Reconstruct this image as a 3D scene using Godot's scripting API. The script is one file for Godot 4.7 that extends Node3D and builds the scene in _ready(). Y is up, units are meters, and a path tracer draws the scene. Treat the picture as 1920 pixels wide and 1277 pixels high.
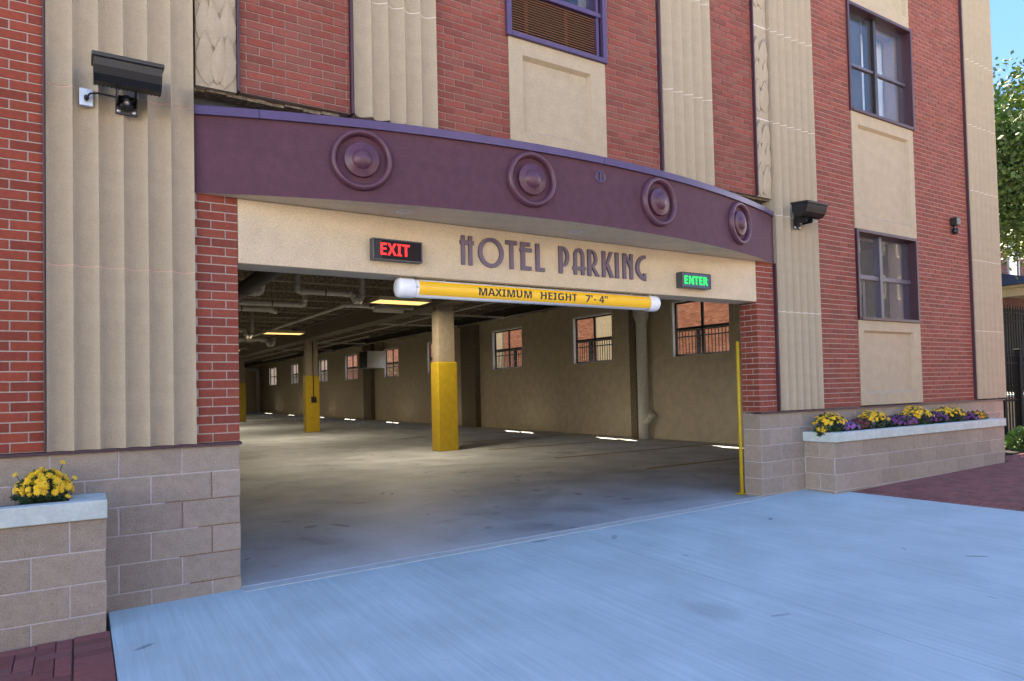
extends Node3D
# A brick hotel front with a parking entrance, seen from the driveway; y up, metres; the facade is the plane z = 0.

const EYE := Vector3(-1.05194, 1.41727, 5.63585)
const FOCAL := 1294.474
var rng := RandomNumberGenerator.new()
var taken := {}
var M := {}
var pieces := {}
var waiting := []
var cam_basis := Basis()

# ---------------------------------------------------------------- naming
func numbered(called: String) -> String:
	if not taken.has(called):
		taken[called] = 0
		return called
	taken[called] += 1
	return "%s_%03d" % [called, taken[called]]

func put(o: Node3D, called: String, parent: Node = null) -> Node3D:
	if parent == null or parent == self:
		o.name = numbered(called)
		add_child(o, true)
	else:
		var key := "%d/%s" % [parent.get_instance_id(), called]
		if taken.has(key):
			taken[key] += 1
			o.name = "%s_%03d" % [called, taken[key]]
		else:
			taken[key] = 0
			o.name = called
		parent.add_child(o, true)
	return o

func thing(called: String, label: String, category: String, at := Vector3.ZERO, group := "") -> Node3D:
	var o := Node3D.new()
	put(o, called)
	o.position = at
	tag(o, label, category, group)
	return o

func tag(o: Node3D, label: String, category: String, group := "") -> void:
	o.set_meta("label", label)
	o.set_meta("category", category)
	if group != "":
		o.set_meta("group", group)

func structure(o: Node3D, label := "", category := "") -> Node3D:
	o.set_meta("kind", "structure")
	if label != "":
		o.set_meta("label", label)
	if category != "":
		o.set_meta("category", category)
	return o

# ---------------------------------------------------------------- shapes
func begin(smooth := false) -> SurfaceTool:
	var s := SurfaceTool.new()
	s.begin(Mesh.PRIMITIVE_TRIANGLES)
	s.set_smooth_group(0 if smooth else -1)
	s.set_color(Color.WHITE)
	return s

func finish(s: SurfaceTool) -> ArrayMesh:
	s.generate_normals()
	return s.commit()

func build(called: String, s: SurfaceTool, m: Material, parent: Node = null) -> MeshInstance3D:
	var o := MeshInstance3D.new()
	o.mesh = finish(s)
	o.material_override = m
	put(o, called, parent)
	return o

func place(called: String, mesh: Mesh, m: Material, at: Vector3, parent: Node = null) -> MeshInstance3D:
	var o := MeshInstance3D.new()
	o.mesh = mesh
	o.material_override = m
	o.position = at
	put(o, called, parent)
	return o

func tri(s: SurfaceTool, a: Vector3, b: Vector3, c: Vector3) -> void:
	s.add_vertex(a); s.add_vertex(c); s.add_vertex(b)

func quad(s: SurfaceTool, a: Vector3, b: Vector3, c: Vector3, d: Vector3) -> void:
	tri(s, a, b, c); tri(s, a, c, d)

func box(s: SurfaceTool, lo: Vector3, hi: Vector3, xf := Transform3D()) -> void:
	var p := []
	for i in 8:
		p.append(xf * Vector3(hi.x if i & 1 else lo.x, hi.y if i & 2 else lo.y, hi.z if i & 4 else lo.z))
	quad(s, p[4], p[5], p[7], p[6]); quad(s, p[1], p[0], p[2], p[3])
	quad(s, p[5], p[1], p[3], p[7]); quad(s, p[0], p[4], p[6], p[2])
	quad(s, p[6], p[7], p[3], p[2]); quad(s, p[0], p[1], p[5], p[4])

# a box with chamfered edges
func cbox(s: SurfaceTool, lo: Vector3, hi: Vector3, c: float, xf := Transform3D()) -> void:
	var mid := (lo + hi) * 0.5
	var h := (hi - lo) * 0.5
	var k := Vector3(h.x - c, h.y - c, h.z - c)
	var f := func(v: Vector3) -> Vector3: return xf * (mid + v)
	for ax in 3:
		for sg: float in [-1.0, 1.0]:
			var u := (ax + 1) % 3
			var w := (ax + 2) % 3
			var q := []
			for e in [[-1, -1], [1, -1], [1, 1], [-1, 1]]:
				var v := Vector3()
				v[ax] = sg * h[ax]; v[u] = e[0] * k[u]; v[w] = e[1] * k[w]
				q.append(f.call(v))
			if sg > 0:
				quad(s, q[0], q[1], q[2], q[3])
			else:
				quad(s, q[3], q[2], q[1], q[0])
	for ax in 3:
		var u := (ax + 1) % 3
		var w := (ax + 2) % 3
		for su: float in [-1.0, 1.0]:
			for sw: float in [-1.0, 1.0]:
				var a := Vector3(); var b := Vector3()
				a[ax] = -k[ax]; a[u] = su * h[u]; a[w] = sw * k[w]
				b[ax] = -k[ax]; b[u] = su * k[u]; b[w] = sw * h[w]
				var a2 := a; var b2 := b
				a2[ax] = k[ax]; b2[ax] = k[ax]
				if su * sw > 0:
					quad(s, f.call(a), f.call(b), f.call(b2), f.call(a2))
				else:
					quad(s, f.call(b), f.call(a), f.call(a2), f.call(b2))
	for i in 8:
		var g := Vector3(1 if i & 1 else -1, 1 if i & 2 else -1, 1 if i & 4 else -1)
		var a := f.call(Vector3(g.x * h.x, g.y * k.y, g.z * k.z)) as Vector3
		var b := f.call(Vector3(g.x * k.x, g.y * h.y, g.z * k.z)) as Vector3
		var d := f.call(Vector3(g.x * k.x, g.y * k.y, g.z * h.z)) as Vector3
		if g.x * g.y * g.z > 0:
			tri(s, a, b, d)
		else:
			tri(s, b, a, d)

# the front of a piece of masonry: a face with chamfered edges standing proud of its bed (x along, y up, z out)
func proud(s: SurfaceTool, x0: float, x1: float, y0: float, y1: float, z0: float, z1: float, c: float, xf := Transform3D()) -> void:
	var o := [Vector3(x0, y0, z0), Vector3(x1, y0, z0), Vector3(x1, y1, z0), Vector3(x0, y1, z0)]
	var m := [Vector3(x0, y0, z1 - c), Vector3(x1, y0, z1 - c), Vector3(x1, y1, z1 - c), Vector3(x0, y1, z1 - c)]
	var n := [Vector3(x0 + c, y0 + c, z1), Vector3(x1 - c, y0 + c, z1), Vector3(x1 - c, y1 - c, z1), Vector3(x0 + c, y1 - c, z1)]
	for i in 4:
		var j := (i + 1) % 4
		quad(s, xf * o[i], xf * o[j], xf * m[j], xf * m[i])
		quad(s, xf * m[i], xf * m[j], xf * n[j], xf * n[i])
	quad(s, xf * n[0], xf * n[1], xf * n[2], xf * n[3])

func tube(s: SurfaceTool, pts: Array, r: float, n := 12, capped := true) -> void:
	var rings := []
	var ref := Vector3.UP
	var d0: Vector3 = (pts[1] - pts[0]).normalized()
	if absf(d0.dot(ref)) > 0.9:
		ref = Vector3.RIGHT
	var side := d0.cross(ref).normalized()
	for i in pts.size():
		var din: Vector3 = ((pts[i] - pts[i - 1]) if i > 0 else (pts[1] - pts[0])).normalized()
		var dout: Vector3 = ((pts[i + 1] - pts[i]) if i < pts.size() - 1 else (pts[i] - pts[i - 1])).normalized()
		var t := (din + dout).normalized()
		side = (side - t * side.dot(t)).normalized()
		var up := side.cross(t).normalized()
		var k := 1.0 / maxf(0.5, din.dot(t))
		var bend := (dout - din)
		bend = bend - t * bend.dot(t)
		var ring := []
		for j in n:
			var a := TAU * j / n
			var v := side * cos(a) + up * sin(a)
			if bend.length() > 0.01:
				var b := bend.normalized()
				v += b * v.dot(b) * (k - 1.0)
			ring.append(pts[i] + v * r)
		rings.append(ring)
	for i in rings.size() - 1:
		for j in n:
			var j2 := (j + 1) % n
			quad(s, rings[i][j], rings[i + 1][j], rings[i + 1][j2], rings[i][j2])
	if capped:
		for j in range(1, n - 1):
			tri(s, rings[0][0], rings[0][j], rings[0][j + 1])
			tri(s, rings[-1][0], rings[-1][j + 1], rings[-1][j])

# bends with round elbows
func bent(pts: Array, r: float) -> Array:
	var out := [pts[0]]
	for i in range(1, pts.size() - 1):
		var a: Vector3 = pts[i]
		var din: Vector3 = (a - pts[i - 1]).normalized()
		var dout: Vector3 = (pts[i + 1] - a).normalized()
		for k in 5:
			var t := k / 4.0
			var p0 := a - din * r
			var p1 := a + dout * r
			out.append(p0.lerp(a, t).lerp(a.lerp(p1, t), t))
	out.append(pts[-1])
	return out

# profile: [radius, height] pairs, turned about +y of xf
func lathe(s: SurfaceTool, prof: Array, n: int, xf := Transform3D()) -> void:
	for i in prof.size() - 1:
		for j in n:
			var a0 := TAU * j / n
			var a1 := TAU * (j + 1) / n
			var p: Vector2 = prof[i]
			var q: Vector2 = prof[i + 1]
			var a := xf * Vector3(p.x * sin(a0), p.y, p.x * cos(a0))
			var b := xf * Vector3(p.x * sin(a1), p.y, p.x * cos(a1))
			var c := xf * Vector3(q.x * sin(a1), q.y, q.x * cos(a1))
			var d := xf * Vector3(q.x * sin(a0), q.y, q.x * cos(a0))
			if p.x > 1e-5:
				tri(s, a, b, c)
			if q.x > 1e-5:
				tri(s, a, c, d)

# an outline (x, y) extruded from z0 to z1
func prism(s: SurfaceTool, poly: PackedVector2Array, z0: float, z1: float, xf := Transform3D()) -> void:
	if Geometry2D.is_polygon_clockwise(poly):
		poly = poly.duplicate(); poly.reverse()
	var ix := Geometry2D.triangulate_polygon(poly)
	for i in range(0, ix.size(), 3):
		var a := poly[ix[i]]; var b := poly[ix[i + 1]]; var c := poly[ix[i + 2]]
		if (b - a).cross(c - a) < 0:
			var t := b; b = c; c = t
		tri(s, xf * Vector3(a.x, a.y, z1), xf * Vector3(b.x, b.y, z1), xf * Vector3(c.x, c.y, z1))
		tri(s, xf * Vector3(a.x, a.y, z0), xf * Vector3(c.x, c.y, z0), xf * Vector3(b.x, b.y, z0))
	for i in poly.size():
		var a := poly[i]; var b := poly[(i + 1) % poly.size()]
		quad(s, xf * Vector3(a.x, a.y, z0), xf * Vector3(b.x, b.y, z0), xf * Vector3(b.x, b.y, z1), xf * Vector3(a.x, a.y, z1))

# a slab over an outline in (x, z), its top following height, uv in metres
func slab(s: SurfaceTool, poly: PackedVector2Array, height: Callable, thick: float) -> void:
	if Geometry2D.is_polygon_clockwise(poly):
		poly = poly.duplicate(); poly.reverse()
	var ix := Geometry2D.triangulate_polygon(poly)
	var f := func(p: Vector2, d: float) -> Vector3: return Vector3(p.x, height.call(p.x, p.y) - d, p.y)
	for i in range(0, ix.size(), 3):
		var a := poly[ix[i]]; var b := poly[ix[i + 1]]; var c := poly[ix[i + 2]]
		if (b - a).cross(c - a) < 0:
			var t := b; b = c; c = t
		tri(s, f.call(a, 0.0), f.call(c, 0.0), f.call(b, 0.0))
	for i in poly.size():
		var a := poly[i]; var b := poly[(i + 1) % poly.size()]
		quad(s, f.call(a, 0.0), f.call(b, 0.0), f.call(b, thick), f.call(a, thick))

func yg(x: float, z: float) -> float:   # the ground: falls to the left and away from the hotel
	var y := -0.06 + 0.0135 * x - 0.03 * maxf(z, 0.0)
	if z < 0.0:
		y = lerpf(y, 0.0, clampf(-z / 5.0, 0.0, 1.0))
	return y

# ---------------------------------------------------------------- materials
func noise(freq: float, oct: int, sd: int, type := FastNoiseLite.TYPE_SIMPLEX_SMOOTH) -> FastNoiseLite:
	var n := FastNoiseLite.new()
	n.noise_type = type
	n.seed = sd
	n.frequency = freq
	n.fractal_octaves = oct
	n.fractal_type = FastNoiseLite.FRACTAL_FBM if oct > 1 else FastNoiseLite.FRACTAL_NONE
	return n

func fill_clouds(h: int, sd: int) -> ImageTexture:   # cloud added to fill the facade with light, crowding towards the horizon
	var n := noise(1.5, 5, sd)
	var im := Image.create(h * 2, h, false, Image.FORMAT_RGBA8)
	for y in h / 2:
		var el := PI * (0.5 - (y + 0.5) / h)
		var bias := lerpf(0.62, -0.70, smoothstep(0.0, 0.66, el))
		for x in h * 2:
			var az := TAU * (x + 0.5) / (h * 2)
			var p := Vector3(cos(az) * cos(el), sin(el) * 2.2, sin(az) * cos(el))
			var v := n.get_noise_3dv(p * 1.6) + bias
			im.set_pixel(x, y, Color(1, 1, 1, smoothstep(0.02, 0.42, v)))
	return ImageTexture.create_from_image(im)

func grey_image(size: int, parts: Array, base: float, speck := 0.0, speck_rate := 0.0) -> Image:
	# parts: [freq, octaves, seed, amplitude]; seamless
	var sum := PackedFloat32Array()
	sum.resize(size * size)
	sum.fill(base)
	for p in parts:
		var im := noise(p[0], p[1], p[2]).get_seamless_image(size, size, false, false, 0.15, true)
		im.convert(Image.FORMAT_L8)
		var d := im.get_data()
		for i in d.size():
			sum[i] += (d[i] / 255.0 - 0.5) * 2.0 * p[3]
	var out := PackedByteArray()
	out.resize(size * size)
	for i in sum.size():
		var v := sum[i]
		if speck != 0.0 and rng.randf() < speck_rate:
			v += speck * (rng.randf() * 2.0 - 1.2)
		out[i] = int(clampf(v, 0.0, 1.0) * 255.0)
	return Image.create_from_data(size, size, false, Image.FORMAT_L8, out)

func tex(im: Image) -> ImageTexture:
	var i := im.duplicate() as Image
	i.convert(Image.FORMAT_RGB8)
	return ImageTexture.create_from_image(i)

func bump(im: Image, k: float) -> ImageTexture:
	var i := im.duplicate() as Image
	i.convert(Image.FORMAT_RGBA8)
	i.bump_map_to_normal_map(k)
	return ImageTexture.create_from_image(i)

func lin(r: float, g: float, b: float) -> Color:
	return Color(r, g, b).linear_to_srgb()

func mat(called: String, c: Color, rough: float, albedo: Texture2D = null, normal: Texture2D = null, scale := 1.0, depth := 1.0) -> StandardMaterial3D:
	var m := StandardMaterial3D.new()
	m.resource_name = called
	m.albedo_color = c
	m.roughness = rough
	if albedo:
		m.albedo_texture = albedo
	if normal:
		m.normal_enabled = true
		m.normal_texture = normal
		m.normal_scale = depth
	if albedo or normal:
		m.uv1_triplanar = true
		m.uv1_world_triplanar = true
		m.uv1_scale = Vector3.ONE * scale
	M[called] = m
	return m

func tinted(called: String) -> void:
	(M[called] as StandardMaterial3D).vertex_color_use_as_albedo = true

func streaked(size: int, sd: int, amp: float, blot: float, stains: int) -> Image:
	# broom-finished concrete: fine strokes along v, cloudy blots, a few dark marks
	var fine := noise(0.35, 3, sd)
	var mid := noise(0.05, 2, sd + 1)
	var cloud := noise(0.006, 4, sd + 2)
	var data := PackedByteArray()
	data.resize(size * size)
	for y in size:
		for x in size:
			var wob := mid.get_noise_2d(x * 0.15, y * 0.05) * 4.0
			var v := 0.90 + amp * (fine.get_noise_2d(x * 1.2 + wob, y * 0.022) * 0.7 + mid.get_noise_2d(x * 2.0 + 300.0, y * 0.06) * 0.6)
			v += blot * cloud.get_noise_2d(x, y)
			data[y * size + x] = int(clampf(v, 0.0, 1.0) * 255.0)
	for k in stains:
		var cx := rng.randi_range(0, size - 1)
		var cy := rng.randi_range(0, size - 1)
		var r := rng.randf_range(3.0, 9.0) if k % 3 else rng.randf_range(12.0, 40.0)
		var dark := rng.randf_range(0.08, 0.3) if k % 3 else rng.randf_range(0.03, 0.09)
		var ang := rng.randf() * TAU
		var st := rng.randf_range(1.0, 3.5)
		for dy in range(-int(r * 2), int(r * 2)):
			for dx in range(-int(r * 2), int(r * 2)):
				var u := (dx * cos(ang) + dy * sin(ang)) / st
				var w := (-dx * sin(ang) + dy * cos(ang)) * st * 0.6
				var e := sqrt(u * u + w * w) / r + 0.45 * mid.get_noise_2d((cx + dx) * 6.0, (cy + dy) * 6.0)
				if e < 1.0:
					var i := posmod(cy + dy, size) * size + posmod(cx + dx, size)
					data[i] = int(data[i] * (1.0 - dark * minf(1.0, (1.0 - e) * 3.0)))
	return Image.create_from_data(size, size, false, Image.FORMAT_L8, data)

func make_materials() -> void:
	var grain := grey_image(512, [[0.25, 2, 3, 0.10], [0.02, 3, 4, 0.06]], 0.86, 0.16, 0.25)
	var coarse := grey_image(512, [[0.25, 2, 7, 0.12], [0.012, 3, 8, 0.04]], 0.86, 0.5, 0.22)
	var soft := grey_image(512, [[0.01, 4, 11, 0.05], [0.06, 3, 12, 0.03]], 0.9, 0.05, 0.3)
	var rough_im := grey_image(512, [[0.03, 4, 15, 0.25], [0.2, 2, 16, 0.12]], 0.72, 0.1, 0.1)
	var sand := grey_image(512, [[0.45, 1, 23, 0.05], [0.008, 2, 24, 0.025]], 0.88, 0.26, 0.35)
	var tsd := tex(sand); var nsd := bump(sand, 2.0)
	var tg := tex(grain); var tc := tex(coarse); var ts := tex(soft); var tr := tex(rough_im)
	var ng := bump(grain, 3.0); var nc := bump(coarse, 4.0); var ns := bump(soft, 2.0); var nr := bump(rough_im, 6.0)
	mat("brick", Color.WHITE, 0.85, tg, ng, 2.2, 0.6); tinted("brick")
	mat("mortar", lin(0.42, 0.30, 0.25), 0.95, tg, ng, 3.0, 0.8)
	mat("pale_mortar", lin(0.56, 0.47, 0.42), 0.95, tg, ng, 3.0, 0.8)
	mat("block", Color.WHITE, 0.93, tc, nc, 1.6, 0.7); tinted("block")
	mat("block_mortar", lin(0.60, 0.55, 0.53), 0.95, tg, ng, 3.0, 0.6)
	mat("rust_stain", lin(0.20, 0.11, 0.06), 0.95)
	mat("cast_stone", lin(0.51, 0.415, 0.285), 0.9, tsd, nsd, 1.3, 0.4)
	mat("stucco", lin(0.53, 0.43, 0.29), 0.92, tsd, nsd, 1.0, 0.4)
	mat("lintel_stucco", lin(0.76, 0.61, 0.41), 0.92, tsd, nsd, 1.0, 0.4)
	mat("purple_stucco", lin(0.108, 0.036, 0.058), 0.8, tg, ng, 0.8, 0.7)
	mat("purple_gloss", lin(0.125, 0.043, 0.068), 0.42, tg, ng, 0.8, 0.4)  # lighter copy of the stucco purple; sky shine on the domes put into colour
	mat("purple_metal", lin(0.10, 0.06, 0.14), 0.38, ts, null, 0.7)
	M.purple_metal.metallic = 0.2
	mat("dark_purple", lin(0.045, 0.016, 0.026), 0.5)
	mat("joint_pink", lin(0.55, 0.34, 0.27), 0.9)
	mat("joint_white", lin(0.70, 0.62, 0.55), 0.9)
	mat("membrane", lin(0.012, 0.016, 0.02), 0.45, tr, nr, 1.5, 0.6)
	mat("black_metal", lin(0.012, 0.012, 0.013), 0.42)
	mat("galvanised", lin(0.55, 0.60, 0.66), 0.35, ts, null, 3.0)
	M.galvanised.metallic = 0.6
	mat("steel_bolt", lin(0.5, 0.5, 0.5), 0.35); M.steel_bolt.metallic = 0.8
	mat("dark_glass", lin(0.01, 0.01, 0.012), 0.08)
	var g := mat("glass", Color(0.75, 0.85, 0.95, 0.025), 0.02)
	g.transparency = BaseMaterial3D.TRANSPARENCY_ALPHA
	g.metallic_specular = 0.35
	mat("coping", lin(0.56, 0.62, 0.58), 0.8, ts, ng, 0.9, 0.3)
	mat("soil", lin(0.03, 0.022, 0.016), 1.0, tr, nr, 4.0, 1.0)
	mat("mulch", lin(0.022, 0.015, 0.011), 1.0, tr, nr, 5.0, 1.0)
	mat("lettering", lin(0.105, 0.075, 0.115), 0.4)
	mat("white_pipe", lin(0.78, 0.80, 0.83), 0.28)
	mat("yellow_film", lin(0.86, 0.50, 0.015), 0.22)
	mat("black_print", lin(0.02, 0.018, 0.015), 0.4)
	mat("sign_case", lin(0.05, 0.055, 0.06), 0.4)
	mat("sign_face", lin(0.01, 0.006, 0.008), 0.4)
	M.sign_face.metallic_specular = 0.25
	mat("sign_face_teal", lin(0.06, 0.10, 0.16), 0.3)
	mat("yellow_paint", lin(0.58, 0.40, 0.015), 0.5, ts, ns, 0.9, 0.4)
	mat("old_concrete", lin(0.36, 0.29, 0.20), 0.9, tr, nr, 1.2, 0.9)
	mat("column_concrete", lin(0.36, 0.30, 0.215), 0.9, ts, nr, 1.0, 0.35)
	mat("ceiling_concrete", lin(0.52, 0.43, 0.31), 0.95, tr, nr, 0.8, 0.8)
	mat("garage_paint", lin(0.64, 0.55, 0.39), 0.8, ts, ns, 0.5, 0.3)
	mat("white_paint", lin(0.72, 0.70, 0.66), 0.7, ts, null, 0.8)
	mat("pvc", lin(0.66, 0.63, 0.55), 0.55, ts, null, 1.2)
	mat("iron_pipe", lin(0.13, 0.11, 0.085), 0.6, ts, null, 1.2)
	mat("steel_beam", lin(0.13, 0.10, 0.075), 0.6, tr, null, 1.2)
	mat("frame_dark", lin(0.022, 0.018, 0.02), 0.45)
	mat("frame_grey", lin(0.085, 0.07, 0.09), 0.45)
	mat("louver_brown", lin(0.22, 0.10, 0.055), 0.4); M.louver_brown.metallic = 0.3
	mat("room_wall", lin(0.28, 0.25, 0.22), 0.9)
	mat("room_dark", lin(0.015, 0.013, 0.012), 0.9)
	var cu := mat("curtain", lin(0.55, 0.58, 0.62), 0.9)
	cu.backlight_enabled = true; cu.backlight = Color(0.3, 0.3, 0.3)
	mat("screen_mesh", lin(0.02, 0.022, 0.025), 0.8)
	mat("light_glow", Color(1.0, 0.86, 0.58), 0.5)
	M.light_glow.emission_enabled = true; M.light_glow.emission = Color(1.0, 0.80, 0.46); M.light_glow.emission_energy_multiplier = 0.22
	mat("red_led", Color(1.0, 0.06, 0.08), 0.4)
	M.red_led.emission_enabled = true; M.red_led.emission = Color(1.0, 0.10, 0.12); M.red_led.emission_energy_multiplier = 0.16
	mat("green_led", Color(0.05, 0.9, 0.35), 0.4)
	M.green_led.emission_enabled = true; M.green_led.emission = Color(0.06, 1.0, 0.30); M.green_led.emission_energy_multiplier = 0.14
	mat("iron_black", lin(0.008, 0.009, 0.010), 0.75)
	M.iron_black.metallic_specular = 0.2
	mat("retaining", lin(0.55, 0.43, 0.25), 0.9, tc, nc, 1.2, 0.6)
	mat("slate", lin(0.05, 0.065, 0.09), 0.6, tr, null, 2.0)
	mat("cream_trim", lin(0.62, 0.54, 0.36), 0.7, ts, null, 1.0)
	mat("lawn", lin(0.07, 0.13, 0.03), 0.95, tr, nr, 6.0, 1.0)
	mat("bark", lin(0.07, 0.05, 0.035), 0.95, tr, nr, 2.0, 1.0)
	for f in [["leaf_green", lin(0.022, 0.05, 0.018)], ["tree_leaf", lin(0.06, 0.105, 0.02)], ["bush_leaf", lin(0.10, 0.17, 0.03)]]:
		var l := mat(f[0], f[1], 0.6)
		l.backlight_enabled = true
		l.backlight = Color(0.25, 0.38, 0.08)
		tinted(f[0])
		l.albedo_color = Color.WHITE
		l.set_meta("base", f[1])
	mat("petal", Color.WHITE, 0.6); tinted("petal")
	M.petal.backlight_enabled = true; M.petal.backlight = Color(0.2, 0.15, 0.05)
	mat("paver", Color.WHITE, 0.9, tc, nc, 2.5, 0.9); tinted("paver")
	mat("paver_bed", lin(0.09, 0.045, 0.04), 1.0)
	mat("street", lin(0.46, 0.42, 0.35), 0.95, tr, nr, 0.4, 0.5)
	mat("street_brick", lin(0.45, 0.33, 0.22), 0.9, tr, nr, 1.0, 0.5)
	mat("dark_brick", lin(0.05, 0.03, 0.024), 0.9, tr, nr, 1.0, 0.5)
	mat("alley_paving", lin(0.27, 0.25, 0.22), 0.9, tr, nr, 0.5, 0.4)
	mat("joint_dark", lin(0.05, 0.05, 0.05), 1.0)
	mat("caulk", lin(0.62, 0.64, 0.64), 0.7)
	mat("parking_paint", lin(0.50, 0.32, 0.05), 0.7, tr, null, 1.5)
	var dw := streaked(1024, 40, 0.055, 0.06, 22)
	var m := mat("driveway", lin(0.50, 0.625, 0.65), 0.82, tex(dw), bump(dw, 2.5), 0.17, 0.35)  # blue of the sky light is put into this concrete colour
	var gf := streaked(1024, 60, 0.03, 0.13, 150)
	mat("garage_floor", lin(0.47, 0.49, 0.50), 0.62, tex(gf), bump(gf, 1.0), 0.13, 0.15)
	var ap := mat("apron", lin(0.54, 0.58, 0.58), 0.8, ts, ng, 0.8, 0.3)
	if m and ap:
		pass

# ---------------------------------------------------------------- masonry
func brick_tone(i: int, warm: float) -> Color:
	var t := [0.88, 0.96, 1.0, 1.05, 1.11, 0.80][i % 6] as float
	var hue := [0.0, 0.012, -0.008, 0.006, 0.0, 0.004][i % 6] as float
	var c := Color(0.29 * t, (0.074 + hue) * t, (0.048 + hue) * t)
	return c.lerp(Color(0.32 * t, 0.055 * t, 0.025 * t), warm)

func block_tone(i: int) -> Color:
	var t := [0.92, 1.0, 1.07, 0.97][i % 4] as float
	return Color(0.45 * t, 0.365 * t, 0.285 * t)

func screen_size(p: Vector3) -> float:   # how large a unit length shows from where the photograph was taken; 0 outside the frame
	var d := cam_basis.inverse() * (p - EYE)
	if d.z > -0.3:
		return 0.0
	var u := 960.0 + FOCAL * d.x / -d.z
	var v := 694.7 - FOCAL * d.y / -d.z
	if u < -40 or u > 1960 or v < -40 or v > 1317:
		return 0.0
	return FOCAL / -d.z

# rows of pieces on a wall; frame: x along the wall, y up, z outwards; kind "brick" or "concrete_block"
func masonry(parent: Node3D, kind: String, frame: Transform3D, width: float, levels: Array, unit: float, joint: float, phase: float, step: float, chamfer: float, stand: float, warm := 0.0, alternate := 0.5) -> void:
	for k in levels.size() - 1:
		var y0: float = levels[k] + joint * 0.5
		var y1: float = levels[k + 1] - joint * 0.5
		var x := -unit + fposmod(phase + (unit * alternate if k % 2 else 0.0), unit)
		while x < width:
			var a := maxf(x + joint * 0.5, 0.0)
			var b := minf(x + unit - joint * 0.5, width)
			x += unit
			if b - a < 0.018:
				continue
			var tone := rng.randi_range(0, 5)
			var at := frame * Vector3((a + b) * 0.5, (y0 + y1) * 0.5, 0)
			var facing: float = clampf((EYE - at).normalized().dot(frame.basis.z), 0.0, 1.0)
			var size := screen_size(at)
			waiting.append({"parent": parent, "kind": kind, "frame": frame, "a": a, "b": b, "y0": y0, "y1": y1, "tone": tone, "warm": warm, "size": size * size * (b - a) * (y1 - y0) * facing, "c": chamfer, "stand": stand + rng.randf_range(-0.0012, 0.0012)})
	if step > 0.0:
		pass

func courses(y0: float, y1: float, h: float, first: float) -> Array:   # levels from y0 to y1 with joints at first + n * h
	var out := [y0]
	var y := first
	while y < y0 + 0.015:
		y += h
	while y < y1 - 0.012:
		out.append(y)
		y += h
	out.append(y1)
	return out

func lay(kind: String, limit: int, owner_node: Node3D, material: Material, field: String) -> void:
	var list := waiting.filter(func(w): return w.kind == kind)
	list.sort_custom(func(p, q): return p.size > q.size)
	var rest := begin()
	var n_rest := 0
	for i in list.size():
		var w: Dictionary = list[i]
		var col: Color = brick_tone(w.tone, w.warm) if kind == "brick" else block_tone(w.tone)
		if i < limit and w.size > 0.0:
			var width: float = snappedf(w.b - w.a, 0.002)
			var height: float = snappedf(w.y1 - w.y0, 0.001)
			var key := "%s %s %s %d %.1f %s" % [kind, width, height, w.tone, w.warm, w.c]
			if not pieces.has(key):
				var s := begin()
				s.set_color(col)
				proud(s, -width / 2, width / 2, -height / 2, height / 2, -0.012, 0.0, w.c)
				pieces[key] = finish(s)
			var o := MeshInstance3D.new()
			o.mesh = pieces[key]
			o.material_override = material
			o.transform = Transform3D(w.frame.basis, w.frame * Vector3((w.a + w.b) / 2, (w.y0 + w.y1) / 2, w.stand))
			put(o, kind, w.parent)
		else:
			rest.set_color(col)
			proud(rest, w.a, w.b, w.y0, w.y1, w.stand - 0.012, w.stand, w.c, w.frame)
			n_rest += 1
	if n_rest:
		var r := build(field, rest, material, owner_node)
		r.set_meta("kind", "stuff")
	waiting = waiting.filter(func(w): return w.kind != kind)

const BRICK := 0.2032
const COURSE := 0.0677
const BASE := 1.07

func brick_panel(hotel: Node3D, x0: float, x1: float, y0: float, y1: float, phase: float, z := 0.0, warm := 0.0, first := BASE) -> void:
	var s := begin()
	box(s, Vector3(x0, y0, -0.2), Vector3(x1, y1, z - 0.007))
	var wall := build("brick_wall", s, M.pale_mortar if y0 < 2.0 else M.mortar, hotel)
	masonry(wall, "brick", Transform3D(Basis(), Vector3(x0, 0, z)), x1 - x0, courses(y0, y1, COURSE, first), BRICK, 0.0098, phase, 0, 0.0022, 0.0, warm)

func pilaster(hotel: Node3D, x0: float, x1: float, levels: Array, flutes: int, seam: Material) -> void:
	var holder := Node3D.new()
	put(holder, "pilaster", hotel)
	var w := (x1 - x0) / flutes
	for k in levels.size() - 1:
		var s := begin(false)
		var y0: float = levels[k] + (0.004 if k > 0 else 0.0)
		var y1: float = levels[k + 1] - 0.004
		var pts := []
		for f in flutes:
			for j in 13:
				if j == 12 and f < flutes - 1:
					continue
				var t := j / 12.0
				pts.append(Vector2(x0 + (f + t) * w, 0.050 - 0.058 * sin(PI * pow(t, 0.8))))
		var poly := PackedVector2Array([Vector2(x0, -0.2)])
		for p in pts:
			poly.append(p)
		poly.append(Vector2(x1, -0.2))
		# outline lies in (x, z); turn it upright
		var up := PackedVector2Array()
		for p in poly:
			up.append(Vector2(p.x, -p.y))
		prism(s, up, y0, y1, Transform3D(Basis(Vector3(1, 0, 0), Vector3(0, 0, -1), Vector3(0, 1, 0)), Vector3.ZERO))
		build("fluted_panel", s, M.cast_stone, holder)
		if k > 0:
			var q := begin()
			var inner := PackedVector2Array()
			for p in poly:
				inner.append(Vector2(clampf(p.x, x0 + 0.001, x1 - 0.001), -(p.y - (0.0025 if p.y > -0.1 else 0.0))))
			prism(q, inner, levels[k] - 0.004, levels[k] + 0.004, Transform3D(Basis(Vector3(1, 0, 0), Vector3(0, 0, -1), Vector3(0, 1, 0)), Vector3.ZERO))
			build("mortar_joint", q, seam, holder)

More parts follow.
